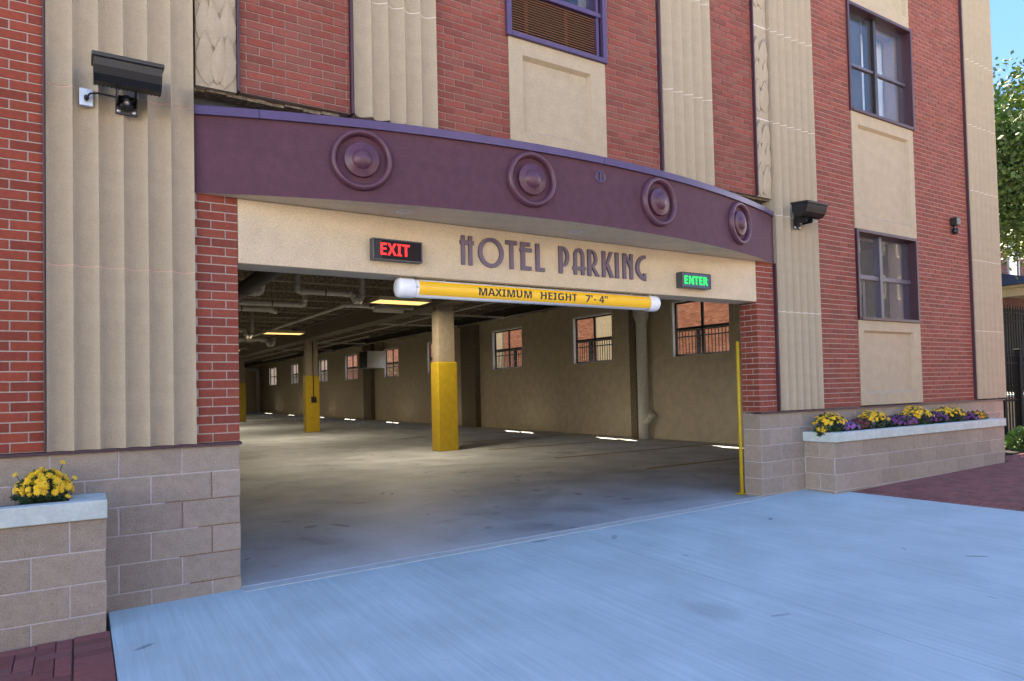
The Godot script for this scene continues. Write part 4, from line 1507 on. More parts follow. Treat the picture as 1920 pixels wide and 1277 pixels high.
# ---------------------------------------------------------------- fittings on the facade
func floodlight(label: String, at: Vector3, turn: float) -> Node3D:
	var o := thing("floodlight", label, "floodlight", at, "black floodlights beside the canopy")
	o.rotation.y = turn
	# housing: a trough with a flat lid, length along x, front towards +z; wall plate at z = 0
	var tilt := Transform3D(Basis(Vector3.RIGHT, 0.10), Vector3(0, 0.092, 0.20))
	var prof := PackedVector2Array([Vector2(-0.115, 0.0), Vector2(-0.113, -0.05), Vector2(-0.095, -0.10), Vector2(-0.055, -0.14), Vector2(0.0, -0.152), Vector2(0.055, -0.14), Vector2(0.095, -0.10), Vector2(0.113, -0.05), Vector2(0.115, 0.0)])
	var s := begin()
	var along := tilt * Transform3D(Basis(Vector3(0, 0, 1), Vector3(0, 1, 0), Vector3(-1, 0, 0)), Vector3(0, 0, 0))
	prism(s, prof, -0.205, 0.205, along)
	build("housing", s, M.black_metal, o)
	s = begin()
	for k in 17:
		var x := -0.196 + k * 0.0245
		var fin := PackedVector2Array()
		for p in prof:
			fin.append(p * 1.03)
		prism(s, fin, x - 0.004, x + 0.004, along)
	build("cooling_fins", s, M.black_metal, o)
	s = begin()
	cbox(s, Vector3(-0.217, 0.001, -0.13), Vector3(0.217, 0.032, 0.13), 0.006, tilt)
	build("lid", s, M.black_metal, o)
	s = begin()
	box(s, Vector3(-0.19, 0.0325, -0.11), Vector3(0.19, 0.035, 0.11), tilt)
	build("glass", s, M.dark_glass, o)
	# yoke and wall plate
	s = begin()
	cbox(s, Vector3(-0.07, -0.175, 0.0), Vector3(0.07, -0.035, 0.012), 0.004)
	cbox(s, Vector3(-0.066, -0.12, 0.012), Vector3(-0.056, 0.03, 0.20), 0.002)
	cbox(s, Vector3(0.056, -0.12, 0.012), Vector3(0.066, 0.03, 0.20), 0.002)
	build("bracket", s, M.black_metal, o)
	s = begin(true)
	lathe(s, prof_rev([Vector2(0.0, 0.05), Vector2(0.048, 0.048), Vector2(0.052, 0.0)]), 20, Transform3D(Basis(Vector3.RIGHT, Vector3.BACK, Vector3.DOWN), Vector3(0, -0.095, 0.012)))
	build("knuckle", s, M.black_metal, o)
	s = begin(true)
	for b in [Vector3(-0.048, -0.152, 0.012), Vector3(0.048, -0.152, 0.012), Vector3(0, -0.095, 0.06)]:
		lathe(s, prof_rev([Vector2(0.0, 0.010), Vector2(0.012 if b.x != 0.0 else 0.022, 0.009), Vector2(0.013 if b.x != 0.0 else 0.023, 0.0)]), 12, Transform3D(Basis(Vector3.RIGHT, Vector3.BACK, Vector3.DOWN), b))
	build("bolts", s, M.steel_bolt, o)
	s = begin(true)
	tube(s, [Vector3(0.02, -0.02, 0.15), Vector3(0.05, -0.05, 0.16), Vector3(0.045, -0.10, 0.13), Vector3(0.02, -0.10, 0.07)], 0.005, 6)
	build("loop_cable", s, M.black_metal, o)
	return o

func fittings() -> void:
	floodlight("black finned floodlight on the near fluted pilaster, beside a metal outlet box", Vector3(-0.752, 3.615, 0.045), 0.0)
	floodlight("black finned floodlight on the fluted pilaster right of the canopy", Vector3(6.90, 3.60, 0.045), 0.0)
	# outlet box with its cable
	var o := thing("outlet_box", "square galvanised outlet box on the pilaster with a black cable to the floodlight", "outlet box", Vector3(-0.995, 3.525, 0.03))
	var s := begin()
	cbox(s, Vector3(-0.042, -0.062, -0.02), Vector3(0.042, 0.062, 0.02), 0.004)
	build("cover_plate", s, M.galvanised, o)
	s = begin(true)
	tube(s, [Vector3(0, -0.012, 0.015), Vector3(0.0, -0.012, 0.05), Vector3(0.02, 0.012, 0.062), Vector3(0.07, 0.03, 0.05), Vector3(0.15, 0.03, 0.04), Vector3(0.19, 0.02, 0.05), Vector3(0.22, 0.0, 0.10)], 0.007, 8)
	tube(s, [Vector3(0, -0.012, 0.018), Vector3(0, -0.012, 0.055)], 0.016, 10)
	build("cable", s, M.black_metal, o)
	# small camera on the far brick
	o = thing("wall_light", "small black twin-headed fitting high on the brick near the far pilaster", "wall light", Vector3(11.03, 3.90, 0.0))
	s = begin()
	cbox(s, Vector3(-0.06, 0.02, 0.0), Vector3(0.06, 0.15, 0.11), 0.01)
	build("lamp_head", s, M.black_metal, o)
	s = begin(true)
	tube(s, [Vector3(0, 0.03, 0.03), Vector3(0, -0.08, 0.03)], 0.014, 8)
	lathe(s, [Vector2(0.0, -0.05), Vector2(0.04, -0.045), Vector2(0.055, 0.0), Vector2(0.04, 0.045), Vector2(0.0, 0.05)], 14, Transform3D(Basis(), Vector3(0, -0.07, 0.055)))
	build("sensor_ball", s, M.black_metal, o)
	# height bar
	o = thing("clearance_bar", "yellow and white hanging tube reading MAXIMUM HEIGHT 7'-4\"", "clearance bar", Vector3(2.93, 2.355, -0.10))
	s = begin(true)
	tube(s, [Vector3(-1.47, 0, 0), Vector3(1.47, 0, 0)], 0.083, 40)
	build("tube", s, M.white_pipe, o)
	s = begin(true)
	var n := 24
	for i in n:
		var a0 := lerpf(-0.86, 0.80, float(i) / n)
		var a1 := lerpf(-0.86, 0.80, float(i + 1) / n)
		var r := 0.0845
		quad(s, Vector3(-1.385, r * sin(a0), r * cos(a0)), Vector3(1.43, r * sin(a0), r * cos(a0)), Vector3(1.43, r * sin(a1), r * cos(a1)), Vector3(-1.385, r * sin(a1), r * cos(a1)))
	build("yellow_band", s, M.yellow_film, o)
	for sx: float in [-1.0, 1.0]:
		s = begin(true)
		lathe(s, [Vector2(0.089, -0.06), Vector2(0.091, -0.055), Vector2(0.091, 0.06), Vector2(0.085, 0.085), Vector2(0.06, 0.098), Vector2(0.0, 0.102)], 40, Transform3D(Basis(Vector3(0, 0, 1), Vector3(sx, 0, 0), Vector3(0, sx, 0)), Vector3(sx * 1.48, 0, 0)))
		build("end_cap", s, M.white_pipe, o)
	s = begin()
	for x: float in [-1.1, -0.42, 0.62, 1.2]:
		tube(s, [Vector3(x, 0.07, 0), Vector3(x, 0.096, 0)], 0.007, 8)
		tube(s, [Vector3(x, 0.08, 0), Vector3(x, 0.094, 0)], 0.014, 8)
	build("hanger", s, M.steel_bolt, o)
	var words := [["MAXIMUM", -0.775, -0.176], ["HEIGHT", -0.067, 0.388], ["7'- 4\"", 0.50, 0.80]]
	for w in words:
		curved_word(w[0], w[1], w[2], 0.075, 0.0852, o)
	# lit signs
	sign_box("exit_sign", "dark sign box with EXIT in red lights, left on the cream lintel", "EXIT", Vector3(1.305, 2.648, 0.002), 0.462, 0.185, 0.075, M.sign_face, M.red_led, 0.104, 0.27, Vector2(-0.025, 0.004), false)
	sign_box("enter_sign", "blue-grey sign box with ENTER in green lights, right on the cream lintel", "ENTER", Vector3(4.965, 2.622, 0.002), 0.47, 0.175, 0.095, M.sign_face_teal, M.green_led, 0.093, 0.375, Vector2(-0.005, 0.0), true)

func text_mesh(word: String, bold: bool) -> TextMesh:
	var f := SystemFont.new()
	f.font_names = PackedStringArray(["Droid Sans"])
	f.font_weight = 700 if bold else 400
	var t := TextMesh.new()
	t.font = f
	t.text = word
	t.font_size = 64
	t.pixel_size = 0.01
	t.depth = 0.02
	t.curve_step = 1.0
	return t

func fitted(word: String, bold: bool, width: float, height: float, depth: float) -> ArrayMesh:
	var t := text_mesh(word, bold)
	var arr := t.get_mesh_arrays()
	var v: PackedVector3Array = arr[Mesh.ARRAY_VERTEX]
	var lo := v[0]; var hi := v[0]
	for p in v:
		lo = lo.min(p); hi = hi.max(p)
	var sz := hi - lo
	for i in v.size():
		var p := v[i]
		v[i] = Vector3(((p.x - lo.x) / sz.x - 0.5) * width, ((p.y - lo.y) / sz.y - 0.5) * height, (p.z - lo.z) / maxf(sz.z, 1e-6) * depth)
	var ix: PackedInt32Array = arr[Mesh.ARRAY_INDEX] if arr[Mesh.ARRAY_INDEX] != null else PackedInt32Array(range(v.size()))
	var s := begin()
	for i in range(0, ix.size(), 3):
		s.add_vertex(v[ix[i]]); s.add_vertex(v[ix[i + 1]]); s.add_vertex(v[ix[i + 2]])
	return finish(s)

func curved_word(word: String, x0: float, x1: float, h: float, r: float, parent: Node3D) -> void:
	var flat := fitted(word, true, x1 - x0, h, 0.001)
	var v: PackedVector3Array = flat.surface_get_arrays(0)[Mesh.ARRAY_VERTEX]
	var s := begin()
	var stack := []
	var ix = flat.surface_get_arrays(0)[Mesh.ARRAY_INDEX]
	var order: PackedInt32Array = ix if ix != null else PackedInt32Array(range(v.size()))
	for i in range(0, order.size(), 3):
		stack.append([v[order[i]], v[order[i + 1]], v[order[i + 2]]])
	while stack.size():
		var t: Array = stack.pop_back()
		var dy := [absf(t[0].y - t[1].y), absf(t[1].y - t[2].y), absf(t[2].y - t[0].y)]
		var k := dy.find(dy.max())
		if dy[k] > 0.012:
			var a: Vector3 = t[k]; var b: Vector3 = t[(k + 1) % 3]; var c: Vector3 = t[(k + 2) % 3]
			var m := (a + b) * 0.5
			stack.append([a, m, c]); stack.append([m, b, c])
		else:
			for p in t:
				var a: float = p.y / r - 0.02
				s.add_vertex(Vector3((x0 + x1) * 0.5 + p.x, (r + p.z) * sin(a), (r + p.z) * cos(a)))
	build("lettering", s, M.black_print, parent)

func sign_box(called: String, label: String, word: String, at: Vector3, w: float, h: float, d: float, face: Material, led: Material, th: float, tw: float, off: Vector2, bright: bool) -> void:
	var o := thing(called, label, "sign", at)
	var s := begin()
	box(s, Vector3(-w / 2, -h / 2, 0), Vector3(w / 2, h / 2, d - 0.012))
	var t := 0.011
	cbox(s, Vector3(-w / 2, -h / 2, d - 0.0119), Vector3(-w / 2 + t, h / 2, d), 0.002); cbox(s, Vector3(w / 2 - t, -h / 2, d - 0.0119), Vector3(w / 2, h / 2, d), 0.002)
	cbox(s, Vector3(-w / 2 + t, -h / 2, d - 0.0119), Vector3(w / 2 - t, -h / 2 + t, d), 0.002); cbox(s, Vector3(-w / 2 + t, h / 2 - t, d - 0.0119), Vector3(w / 2 - t, h / 2, d), 0.002)
	build("case", s, M.sign_case, o)
	s = begin()
	box(s, Vector3(-w / 2 + t, -h / 2 + t, d - 0.0118), Vector3(w / 2 - t, h / 2 - t, d - 0.007))
	build("face", s, face, o)
	var m := fitted(word, true, tw, th, 0.003)
	place("lettering", m, led, Vector3(off.x, off.y, d - 0.0068), o)
	if not bright:
		# fine louvre bars over the face
		s = begin()
		for k in 22:
			var y := -h / 2 + 0.018 + k * 0.0070
			box(s, Vector3(-w / 2 + t, y, d - 0.0069), Vector3(-w / 2 + 0.085, y + 0.0022, d - 0.0055))
		build("louvre_bars", s, M.sign_case, o)

# ---------------------------------------------------------------- HOTEL PARKING, letter by letter
func bar2(s: SurfaceTool, x0: float, y0: float, x1: float, y1: float, d := 0.0) -> void:
	box(s, Vector3(x0, y0, 0), Vector3(x1, y1, 0.022 + d))

func arc(s: SurfaceTool, cx: float, cy: float, rx: float, ry: float, tx: float, ty: float, a0: float, a1: float, d := 0.0) -> void:
	var n := 20
	for i in n:
		var p := lerpf(a0, a1, float(i) / n)
		var q := lerpf(a0, a1, float(i + 1) / n)
		var poly := PackedVector2Array([Vector2(cx + rx * cos(p), cy + ry * sin(p)), Vector2(cx + rx * cos(q), cy + ry * sin(q)), Vector2(cx + (rx - tx) * cos(q), cy + (ry - ty) * sin(q)), Vector2(cx + (rx - tx) * cos(p), cy + (ry - ty) * sin(p))])
		prism(s, poly, 0.0, 0.022 + d)

func lettering() -> void:
	var o := thing("hotel_parking_sign", "raised grey-purple art deco letters reading HOTEL PARKING on the cream lintel", "sign", Vector3(0, 2.586, 0.002))
	var H := 0.275
	var t := 0.036
	var l := {}
	for k in ["H", "O", "T", "E", "L", "P", "A", "R", "K", "I", "N", "G"]:
		l[k] = begin()
	var s: SurfaceTool = l.H
	bar2(s, 1.958, 0, 1.958 + t, H); bar2(s, 2.036, 0, 2.036 + t, H); bar2(s, 1.946, H * 0.70, 2.088, H * 0.83, 0.003)
	s = l.O
	arc(s, 2.276, H / 2, 0.14, H / 2 + 0.006, 0.043, 0.036, 0, TAU)
	s = l.T
	bar2(s, 2.443, H - 0.04, 2.568, H); bar2(s, 2.486, 0, 2.526, H - 0.0405)
	s = l.E
	bar2(s, 2.614, 0, 2.660, H); bar2(s, 2.6605, H - 0.038, 2.722, H); bar2(s, 2.604, H * 0.66, 2.738, H * 0.66 + 0.036, 0.003); bar2(s, 2.6605, 0, 2.733, 0.038)
	s = l.L
	bar2(s, 2.790, 0, 2.834, H); bar2(s, 2.8345, 0, 2.893, 0.036)
	s = l.P
	bar2(s, 3.072, 0, 3.118, H); arc(s, 3.1185, H * 0.62, 0.084, H * 0.38, 0.040, 0.028, -PI / 2, PI / 2)
	s = l.A
	bar2(s, 3.262, 0, 3.300, H * 0.72); bar2(s, 3.358, 0, 3.396, H * 0.72)
	arc(s, 3.329, H * 0.7205, 0.067, H * 0.28, 0.038, 0.034, 0, PI); bar2(s, 3.247, H * 0.18, 3.411, H * 0.18 + 0.034, 0.003)
	s = l.R
	bar2(s, 3.443, 0, 3.487, H); arc(s, 3.4875, H * 0.66, 0.082, H * 0.34, 0.038, 0.026, -PI / 2, PI / 2)
	prism(s, PackedVector2Array([Vector2(3.4875, H * 0.36), Vector2(3.52, H * 0.36), Vector2(3.597, 0), Vector2(3.553, 0)]), 0, 0.0245)
	s = l.K
	bar2(s, 3.636, 0, 3.680, H)
	prism(s, PackedVector2Array([Vector2(3.6805, H * 0.44), Vector2(3.742, H), Vector2(3.780, H), Vector2(3.712, H * 0.46), Vector2(3.6805, H * 0.36)]), 0, 0.022)
	prism(s, PackedVector2Array([Vector2(3.690, H * 0.42), Vector2(3.722, H * 0.53), Vector2(3.788, 0), Vector2(3.745, 0)]), 0, 0.025)
	s = l.I
	bar2(s, 3.818, 0, 3.864, H)
	s = l.N
	bar2(s, 3.924, 0, 3.966, H); bar2(s, 4.022, 0, 4.064, H)
	prism(s, PackedVector2Array([Vector2(3.930, H), Vector2(3.966, H), Vector2(4.058, H * 0.45), Vector2(4.022, H * 0.42)]), 0, 0.025)
	s = l.G
	arc(s, 4.262, H * 0.5, 0.152, H * 0.52, 0.046, 0.040, PI * 0.52, PI * 1.48)
	bar2(s, 4.216, H * 0.02, 4.252, H * 0.28, 0.003)
	for k in l:
		build("letter", l[k], M.lettering, o)

# ---------------------------------------------------------------- beyond the hotel
func fence(label: String, a: Vector3, b: Vector3, h: float, posts: Array, rails: Array, gap: float, cap: bool, singly: bool) -> void:
	var o := thing("iron_fence", label, "fence")
	var L := Vector2(b.x - a.x, b.z - a.z).length()
	var dirv := Vector3((b.x - a.x) / L, 0, (b.z - a.z) / L)
	var xf := Transform3D(Basis(dirv, Vector3.UP, dirv.cross(Vector3.UP)), a)
	var s: SurfaceTool
	for y in rails:
		s = begin()
		box(s, Vector3(0, y - 0.02, -0.016), Vector3(L, y + 0.02, 0.016), xf)
		build("rail", s, M.iron_black, o)
	for x in posts:
		s = begin()
		cbox(s, Vector3(x - 0.05, -0.2, -0.05), Vector3(x + 0.05, h, 0.05), 0.005, xf)
		if cap:
			cbox(s, Vector3(x - 0.06, h, -0.06), Vector3(x + 0.06, h + 0.03, 0.06), 0.01, xf)
		build("post", s, M.iron_black, o)
	var all := begin()
	var x := gap
	while x < L:
		if singly:
			s = begin()
			box(s, Vector3(x - 0.009, 0.06, -0.009), Vector3(x + 0.009, h - 0.06, 0.009), xf)
			build("picket", s, M.iron_black, o)
		else:
			box(all, Vector3(x - 0.009, 0.04, -0.009), Vector3(x + 0.009, h + 0.03, 0.009), xf)
		x += gap
	if not singly:
		build("pickets", all, M.iron_black, o).set_meta("kind", "stuff")

func far_bricks(o: Node3D, frame: Transform3D, width: float, y0: float, y1: float, holes: Array, tones: Array) -> void:
	var s := begin()
	var row := 0
	var y := y0
	while y < y1:
		var x := -0.1016 * (row % 2)
		while x < width:
			var a := maxf(x, 0.0) + 0.006
			var b := minf(x + 0.2032, width) - 0.006
			var out := false
			for hh in holes:
				if b > hh[0] and a < hh[1] and y + 0.06 > hh[2] and y < hh[3]:
					out = true
			if b - a > 0.02 and not out:
				s.set_color((tones[rng.randi_range(0, tones.size() - 1)] as Color) * rng.randf_range(0.8, 1.15))
				quad(s, frame * Vector3(a, y + 0.006, 0), frame * Vector3(b, y + 0.006, 0), frame * Vector3(b, y + 0.062, 0), frame * Vector3(a, y + 0.062, 0))
			x += 0.2032
		y += 0.0677
		row += 1
	build("brickwork", s, M.brick, o).set_meta("kind", "stuff")

func bush(label: String, at: Vector3, r: float, h: float, tone: float, group: String) -> void:
	var o := thing("shrub", label, "shrub", at, group)
	var s := begin()
	leafy(s, 700, Vector3(0, h * 0.5, 0), Vector3(r, h * 0.55, r), 0.07, Color(0.06, 0.12, 0.025) * tone, -0.9, 0.3)
	build("foliage", s, M.bush_leaf, o)
	s = begin()
	for k in 5:
		var a := TAU * k / 5
		tube(s, [Vector3(0, -0.05, 0), Vector3(r * 0.5 * cos(a), h * 0.6, r * 0.5 * sin(a))], 0.008, 5)
	build("stems", s, M.bark, o)

func yard() -> void:
	# ground beside the hotel: a low retaining wall, lawn behind it, paved alley along the garage windows
	var s := begin()
	box(s, Vector3(12.60, -0.7, -140.0), Vector3(18.9, 1.08, -1.80))
	structure(build("alley_paving", s, M.alley_paving), "pale paved alley between the hotel and the brick house", "alley")
	s = begin()
	box(s, Vector3(18.9, -0.7, -60.0), Vector3(60.0, 0.96, -1.80))
	structure(build("lawn", s, M.lawn), "sunlit lawn behind the iron fence", "lawn")
	s = begin()
	box(s, Vector3(12.60, -0.7, -1.79), Vector3(60.0, 0.12, 0.09))
	structure(build("planting_bed", s, M.mulch), "dark mulched bed at the foot of the fence", "bed")
	var rw := thing("retaining_wall", "low tan masonry wall behind the iron fence", "wall")
	s = begin()
	box(s, Vector3(12.62, -0.3, -1.785), Vector3(40.0, 1.0, -1.5))
	build("wall_core", s, M.retaining, rw)
	for k in 30:
		s = begin()
		cbox(s, Vector3(12.62 + k * 0.9 + 0.003, 1.001, -1.81), Vector3(12.62 + k * 0.9 + 0.897, 1.06, -1.46), 0.008)
		build("cap_stone", s, M.coping, rw)
	fence("black iron fence and gate posts between the planter and the frame's right edge", Vector3(12.62, 0.03, -0.35), Vector3(19.0, 0.1, -0.35), 1.92, [0.78, 1.46, 4.0], [1.82, 1.68, 0.98, 0.22], 0.115, true, true)
	fence("taller black iron fence standing on the tan wall", Vector3(13.0, 1.06, -1.63), Vector3(30.0, 1.06, -1.63), 2.0, [0.4, 3.0, 5.6, 8.2], [1.86, 1.68, 0.2], 0.13, false, false)
	fence("black iron fence along the alley seen through the garage windows", Vector3(14.3, 1.08, -3.0), Vector3(14.3, 1.08, -54.0), 2.05, [0.5, 3.0, 5.5, 8.0, 10.5, 13.0, 15.5, 18.0, 20.5, 23.0], [1.98, 1.80, 0.2], 0.125, false, false)
	bush("small leafy green shrub at the foot of the fence by the planter", Vector3(13.30, 0.06, -0.05), 0.22, 0.42, 1.1, "shrubs at the fence")
	bush("second leafy shrub at the fence, nearer the gate post", Vector3(13.80, 0.06, -0.10), 0.26, 0.44, 1.3, "shrubs at the fence")
	bush("bright lime green bush behind the alley fence, seen through a garage window", Vector3(15.2, 1.08, -21.0), 0.8, 1.3, 2.6, "bushes in the alley")
	bush("yellow-green bush in the alley, seen past the hanging heater", Vector3(15.6, 1.08, -36.5), 0.9, 3.0, 2.2, "bushes in the alley")
	bush("pale green bush at the alley fence beside the lime green one", Vector3(15.3, 1.08, -23.4), 0.7, 1.2, 2.3, "bushes in the alley")
	# brick building across the alley
	var nb := thing("brick_building", "orange brick building across the alley, seen through the garage windows", "building")
	s = begin()
	box(s, Vector3(18.95, 0.9, -60.0), Vector3(30.0, 9.0, -9.5))
	build("wall", s, M.mortar, nb)
	s = begin()
	box(s, Vector3(18.95, 0.9, -140.0), Vector3(30.0, 9.0, -60.01))
	build("far_wing", s, M.street_brick, nb)
	var or_tones := [Color(0.58, 0.22, 0.12), Color(0.64, 0.27, 0.15), Color(0.50, 0.18, 0.10), Color(0.68, 0.32, 0.19)]
	far_bricks(nb, Transform3D(Basis(Vector3(0, 0, 1), Vector3.UP, Vector3(-1, 0, 0)), Vector3(18.94, 0, -58.0)), 48.4, 1.1, 6.6, [[28.8, 31.0, 1.0, 4.6], [39.3, 40.6, 2.6, 4.6]], or_tones)
	s = begin()
	cbox(s, Vector3(18.80, 2.6, -18.7), Vector3(18.95, 4.6, -17.4), 0.01)
	build("vent_cabinet", s, M.cream_trim, nb)
	s = begin()
	cbox(s, Vector3(18.86, 1.1, -29.2), Vector3(18.949, 4.6, -27.0), 0.01)
	build("door", s, M.cream_trim, nb)
	s = begin()
	box(s, Vector3(18.7, 9.0, -60.2), Vector3(30.2, 9.3, -9.3))
	build("roof", s, M.slate, nb)
	# outside stair
	var st := thing("metal_stair", "pale metal stair with dark railings against the brick building", "stair")
	s = begin()
	var d := Vector3(0, 3.2, -4.6)
	for xx: float in [17.4, 18.5]:
		var a := Vector3(xx, 1.1, -25.6)
		var n := d.normalized().cross(Vector3.RIGHT) * 0.12
		for e in [0.0]:
			quad(s, a - n, a - n + d, a + n + d, a + n)
			quad(s, a + n + Vector3(0.04, 0, 0), a + n + d + Vector3(0.04, 0, 0), a - n + d + Vector3(0.04, 0, 0), a - n + Vector3(0.04, 0, 0))
	build("stringer", s, M.white_paint, st)
	for k in 15:
		s = begin()
		var p := Vector3(17.44, 1.1, -25.6) + d * ((k + 0.5) / 15.0)
		box(s, p + Vector3(0, -0.02, -0.13), p + Vector3(1.06, 0.02, 0.13))
		build("tread", s, M.white_paint, st)
	s = begin()
	for k in 9:
		var p := Vector3(17.40, 1.1, -25.6) + d * (k / 8.0)
		box(s, p + Vector3(-0.02, 0, -0.02), p + Vector3(0.02, 1.0, 0.02))
	tube(s, [Vector3(17.40, 2.1, -25.6), Vector3(17.40, 2.1, -25.6) + d], 0.03, 6)
	build("railing", s, M.iron_black, st)
	# the house behind the fence at the right
	var hs := thing("brick_house", "red brick house with a slate porch roof and cream trim behind the fence", "house")
	var hz := -7.0
	s = begin()
	box(s, Vector3(23.0, 0.9, -16.0), Vector3(42.0, 8.6, hz - 0.02))
	build("wall", s, M.mortar, hs)
	var holes := [[5.2, 6.15, 5.55, 7.5], [7.35, 8.3, 5.55, 7.5]]
	far_bricks(hs, Transform3D(Basis(), Vector3(23.0, 0, hz)), 12.0, 1.0, 8.6, holes, [Color(0.24, 0.075, 0.06), Color(0.29, 0.09, 0.07), Color(0.20, 0.062, 0.055)])
	for hh in holes:
		var w := Node3D.new()
		put(w, "window", hs)
		var x0: float = 23.0 + hh[0]
		var x1: float = 23.0 + hh[1]
		s = begin()
		box(s, Vector3(x0, hh[2], hz - 0.02), Vector3(x0 + 0.08, hh[3], hz + 0.04)); box(s, Vector3(x1 - 0.08, hh[2], hz - 0.02), Vector3(x1, hh[3], hz + 0.04))
		box(s, Vector3(x0 + 0.08, hh[3] - 0.08, hz - 0.02), Vector3(x1 - 0.08, hh[3], hz + 0.04)); box(s, Vector3(x0 + 0.08, 6.48, hz - 0.02), Vector3(x1 - 0.08, 6.55, hz + 0.03))
		build("frame", s, M.white_paint, w)
		s = begin()
		box(s, Vector3(x0 - 0.08, hh[2] - 0.12, hz - 0.02), Vector3(x1 + 0.08, hh[2], hz + 0.10))
		build("sill", s, M.coping, w)
		s = begin()
		box(s, Vector3(x0 + 0.08, hh[2], hz - 0.01), Vector3(x1 - 0.08, hh[3] - 0.08, hz + 0.005))
		build("pane", s, M.dark_glass, w)
	s = begin()
	var e := 0.25
	var px0 := 27.2; var px1 := 34.0; var pz := -4.6
	# hipped porch roof
	var A := Vector3(px0 - e, 4.75, pz + e); var B := Vector3(px1 + e, 4.75, pz + e); var C := Vector3(px1 + e, 4.75, hz); var D := Vector3(px0 - e, 4.75, hz)
	var R0 := Vector3(px0 + 1.3, 5.55, hz); var R1 := Vector3(px1 - 1.3, 5.55, hz)
	quad(s, A, B, R1, R0); tri(s, D, A, R0); tri(s, B, C, R1); quad(s, D, C, B, A)
	build("porch_roof", s, M.slate, hs)
	s = begin()
	box(s, Vector3(px0, 4.35, pz - 0.3), Vector3(px1, 4.745, pz)); box(s, Vector3(px0, 4.35, hz), Vector3(px0 + 0.3, 4.745, pz - 0.301))
	cbox(s, Vector3(px0 - 0.12, 4.64, hz), Vector3(px1 + 0.12, 4.748, pz + 0.12), 0.02)
	build("porch_frieze", s, M.cream_trim, hs)
	for x: float in [px0 + 0.15, px0 + 2.0, px0 + 4.2]:
		s = begin(true)
		lathe(s, [Vector2(0.22, 0.96), Vector2(0.22, 1.2), Vector2(0.16, 1.25), Vector2(0.14, 4.1), Vector2(0.2, 4.2), Vector2(0.2, 4.349)], 16, Transform3D(Basis(), Vector3(x, 0, pz - 0.15)))
		build("porch_column", s, M.cream_trim, hs)
	s = begin()
	box(s, Vector3(px0, 0.9, hz), Vector3(px1, 1.25, pz)); box(s, Vector3(28.2, 1.26, hz - 0.01), Vector3(33.0, 4.2, hz + 0.05))
	build("porch_front", s, M.dark_brick, hs)
	s = begin()
	for k in 4:
		box(s, Vector3(28.4 + k * 1.15, 1.5, hz + 0.051), Vector3(29.35 + k * 1.15, 4.0, hz + 0.07))
	build("porch_window", s, M.room_dark, hs)
	# gabled main roof
	s = begin()
	prism(s, PackedVector2Array([Vector2(6.4, 8.58), Vector2(16.6, 8.58), Vector2(11.5, 12.2)]), 22.6, 42.4, Transform3D(Basis(Vector3(0, 0, -1), Vector3.UP, Vector3(1, 0, 0)), Vector3.ZERO))
	build("roof", s, M.slate, hs)
	tree()
	across("plain brick row across the street, facing the entrance", -14.0, 27.0, 24.0, 7.5)
	across("taller brick building across the street to the right, mirrored in the hotel windows", 31.0, 75.0, 20.0, 12.5)

func across(label: String, x0: float, x1: float, z: float, h: float) -> void:
	var o := thing("street_building", label, "building", Vector3.ZERO)
	var s := begin()
	box(s, Vector3(x0, -0.75, z), Vector3(x1, h, z + 12.0))
	build("wall", s, M.street_brick if x0 < 0.0 else M.dark_brick, o)
	s = begin()
	cbox(s, Vector3(x0 - 0.3, h, z - 0.3), Vector3(x1 + 0.3, h + 0.5, z + 12.3), 0.05)
	build("roof", s, M.cream_trim, o)
	var x := x0 + 1.5
	while x < x1 - 2.0:
		var y := 1.2
		while y < h - 1.5:
			var w := Node3D.new()
			put(w, "window", o)
			s = begin()
			box(s, Vector3(x, y, z - 0.06), Vector3(x + 1.3, y + 0.1, z + 0.05)); box(s, Vector3(x, y + 1.5, z - 0.06), Vector3(x + 1.3, y + 1.6, z + 0.05))
			box(s, Vector3(x, y + 0.1, z - 0.06), Vector3(x + 0.1, y + 1.5, z + 0.05)); box(s, Vector3(x + 1.2, y + 0.1, z - 0.06), Vector3(x + 1.3, y + 1.5, z + 0.05))
			build("frame", s, M.cream_trim, w)
			s = begin()
			box(s, Vector3(x + 0.1, y + 0.1, z - 0.02), Vector3(x + 1.2, y + 1.5, z + 0.04))
			build("pane", s, M.dark_glass, w)
			y += 2.9
		x += 2.8

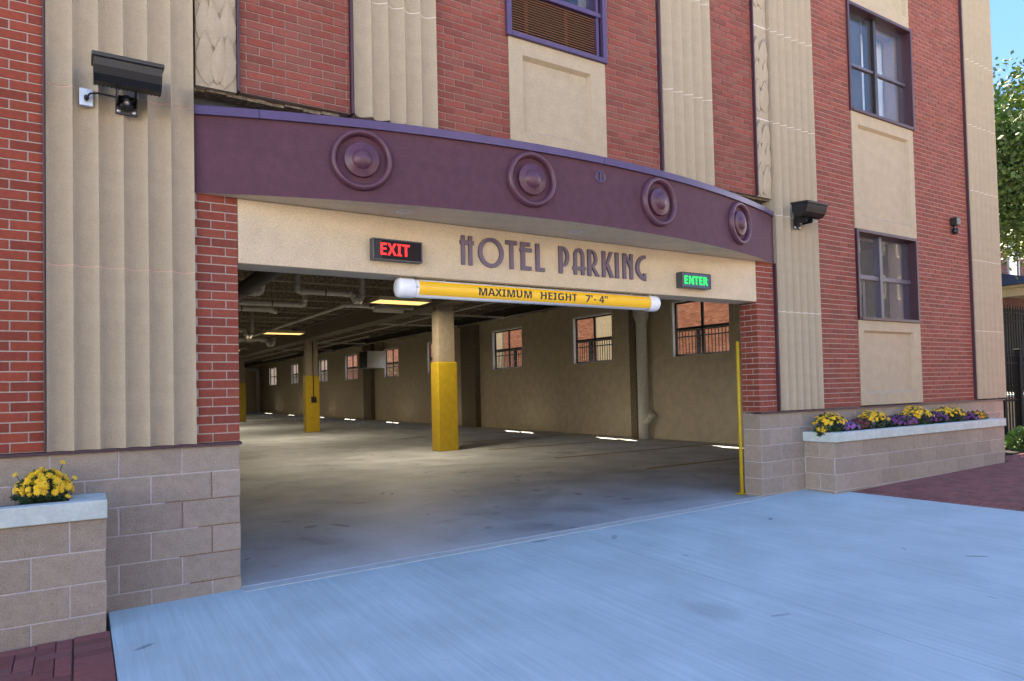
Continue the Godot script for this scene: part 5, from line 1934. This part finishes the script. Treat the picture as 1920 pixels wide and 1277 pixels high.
func tree() -> void:
	var o := thing("tree", "leafy green street tree whose crown shows past the hotel's right corner", "tree", Vector3(20.6, 0.0, -0.4))
	var s := begin(true)
	tube(s, [Vector3(0, -0.3, 0), Vector3(0.05, 1.4, 0.05), Vector3(0.0, 3.0, 0.0)], 0.22, 12)
	tube(s, [Vector3(0, 2.9, 0), Vector3(0.15, 4.6, -0.1), Vector3(0.1, 7.5, -0.4), Vector3(-0.2, 9.6, -0.5)], 0.14, 10)
	for b in [[-1.6, 6.2, -1.6], [-1.2, 8.4, -2.2], [1.8, 6.6, 0.6], [0.6, 7.2, 1.8], [-2.2, 5.6, -0.4], [0.4, 8.8, -2.0]]:
		tube(s, [Vector3(0.05, 3.6, 0.0), Vector3(b[0] * 0.5, lerpf(3.6, b[1], 0.6), b[2] * 0.5), Vector3(b[0], b[1], b[2])], 0.06, 8)
	build("trunk", s, M.bark, o)
	var leaf := begin()
	leaf.set_color(Color.WHITE)
	tri(leaf, Vector3(0, 0, 0), Vector3(0.5, 0.06, 0.32), Vector3(1, 0, 0))
	tri(leaf, Vector3(0, 0, 0), Vector3(1, 0, 0), Vector3(0.5, 0.06, -0.32))
	var mm := MultiMesh.new()
	mm.transform_format = MultiMesh.TRANSFORM_3D
	mm.use_colors = true
	mm.mesh = finish(leaf)
	var clumps := []
	for k in 120:
		var v := Vector3(rng.randfn(), rng.randfn(), rng.randfn()).normalized() * pow(rng.randf(), 0.4)
		clumps.append(Vector3(-0.2 + v.x * 3.2, 6.95 + v.y * 2.35, -1.1 + v.z * 2.7))
	var n := 42000
	mm.instance_count = n
	for i in n:
		var c: Vector3 = clumps[i % clumps.size()]
		var p := c + Vector3(rng.randfn() * 0.42, rng.randfn() * 0.27, rng.randfn() * 0.42)
		var q := Basis(Vector3(rng.randf_range(-1, 1), rng.randf_range(-1, 1), rng.randf_range(-1, 1)).normalized(), rng.randf() * TAU)
		mm.set_instance_transform(i, Transform3D(q.scaled(Vector3.ONE * rng.randf_range(0.10, 0.17)), p))
		var k := rng.randf_range(0.7, 1.3)
		mm.set_instance_color(i, Color(0.048 * k, 0.092 * k, 0.017 * k).lerp(Color(0.15, 0.17, 0.02), 0.45 * float((i % clumps.size()) % 5 == 0)))
	var mi := MultiMeshInstance3D.new()
	mi.multimesh = mm
	mi.material_override = M.tree_leaf
	put(mi, "crown", o)
	mi.set_meta("kind", "stuff")
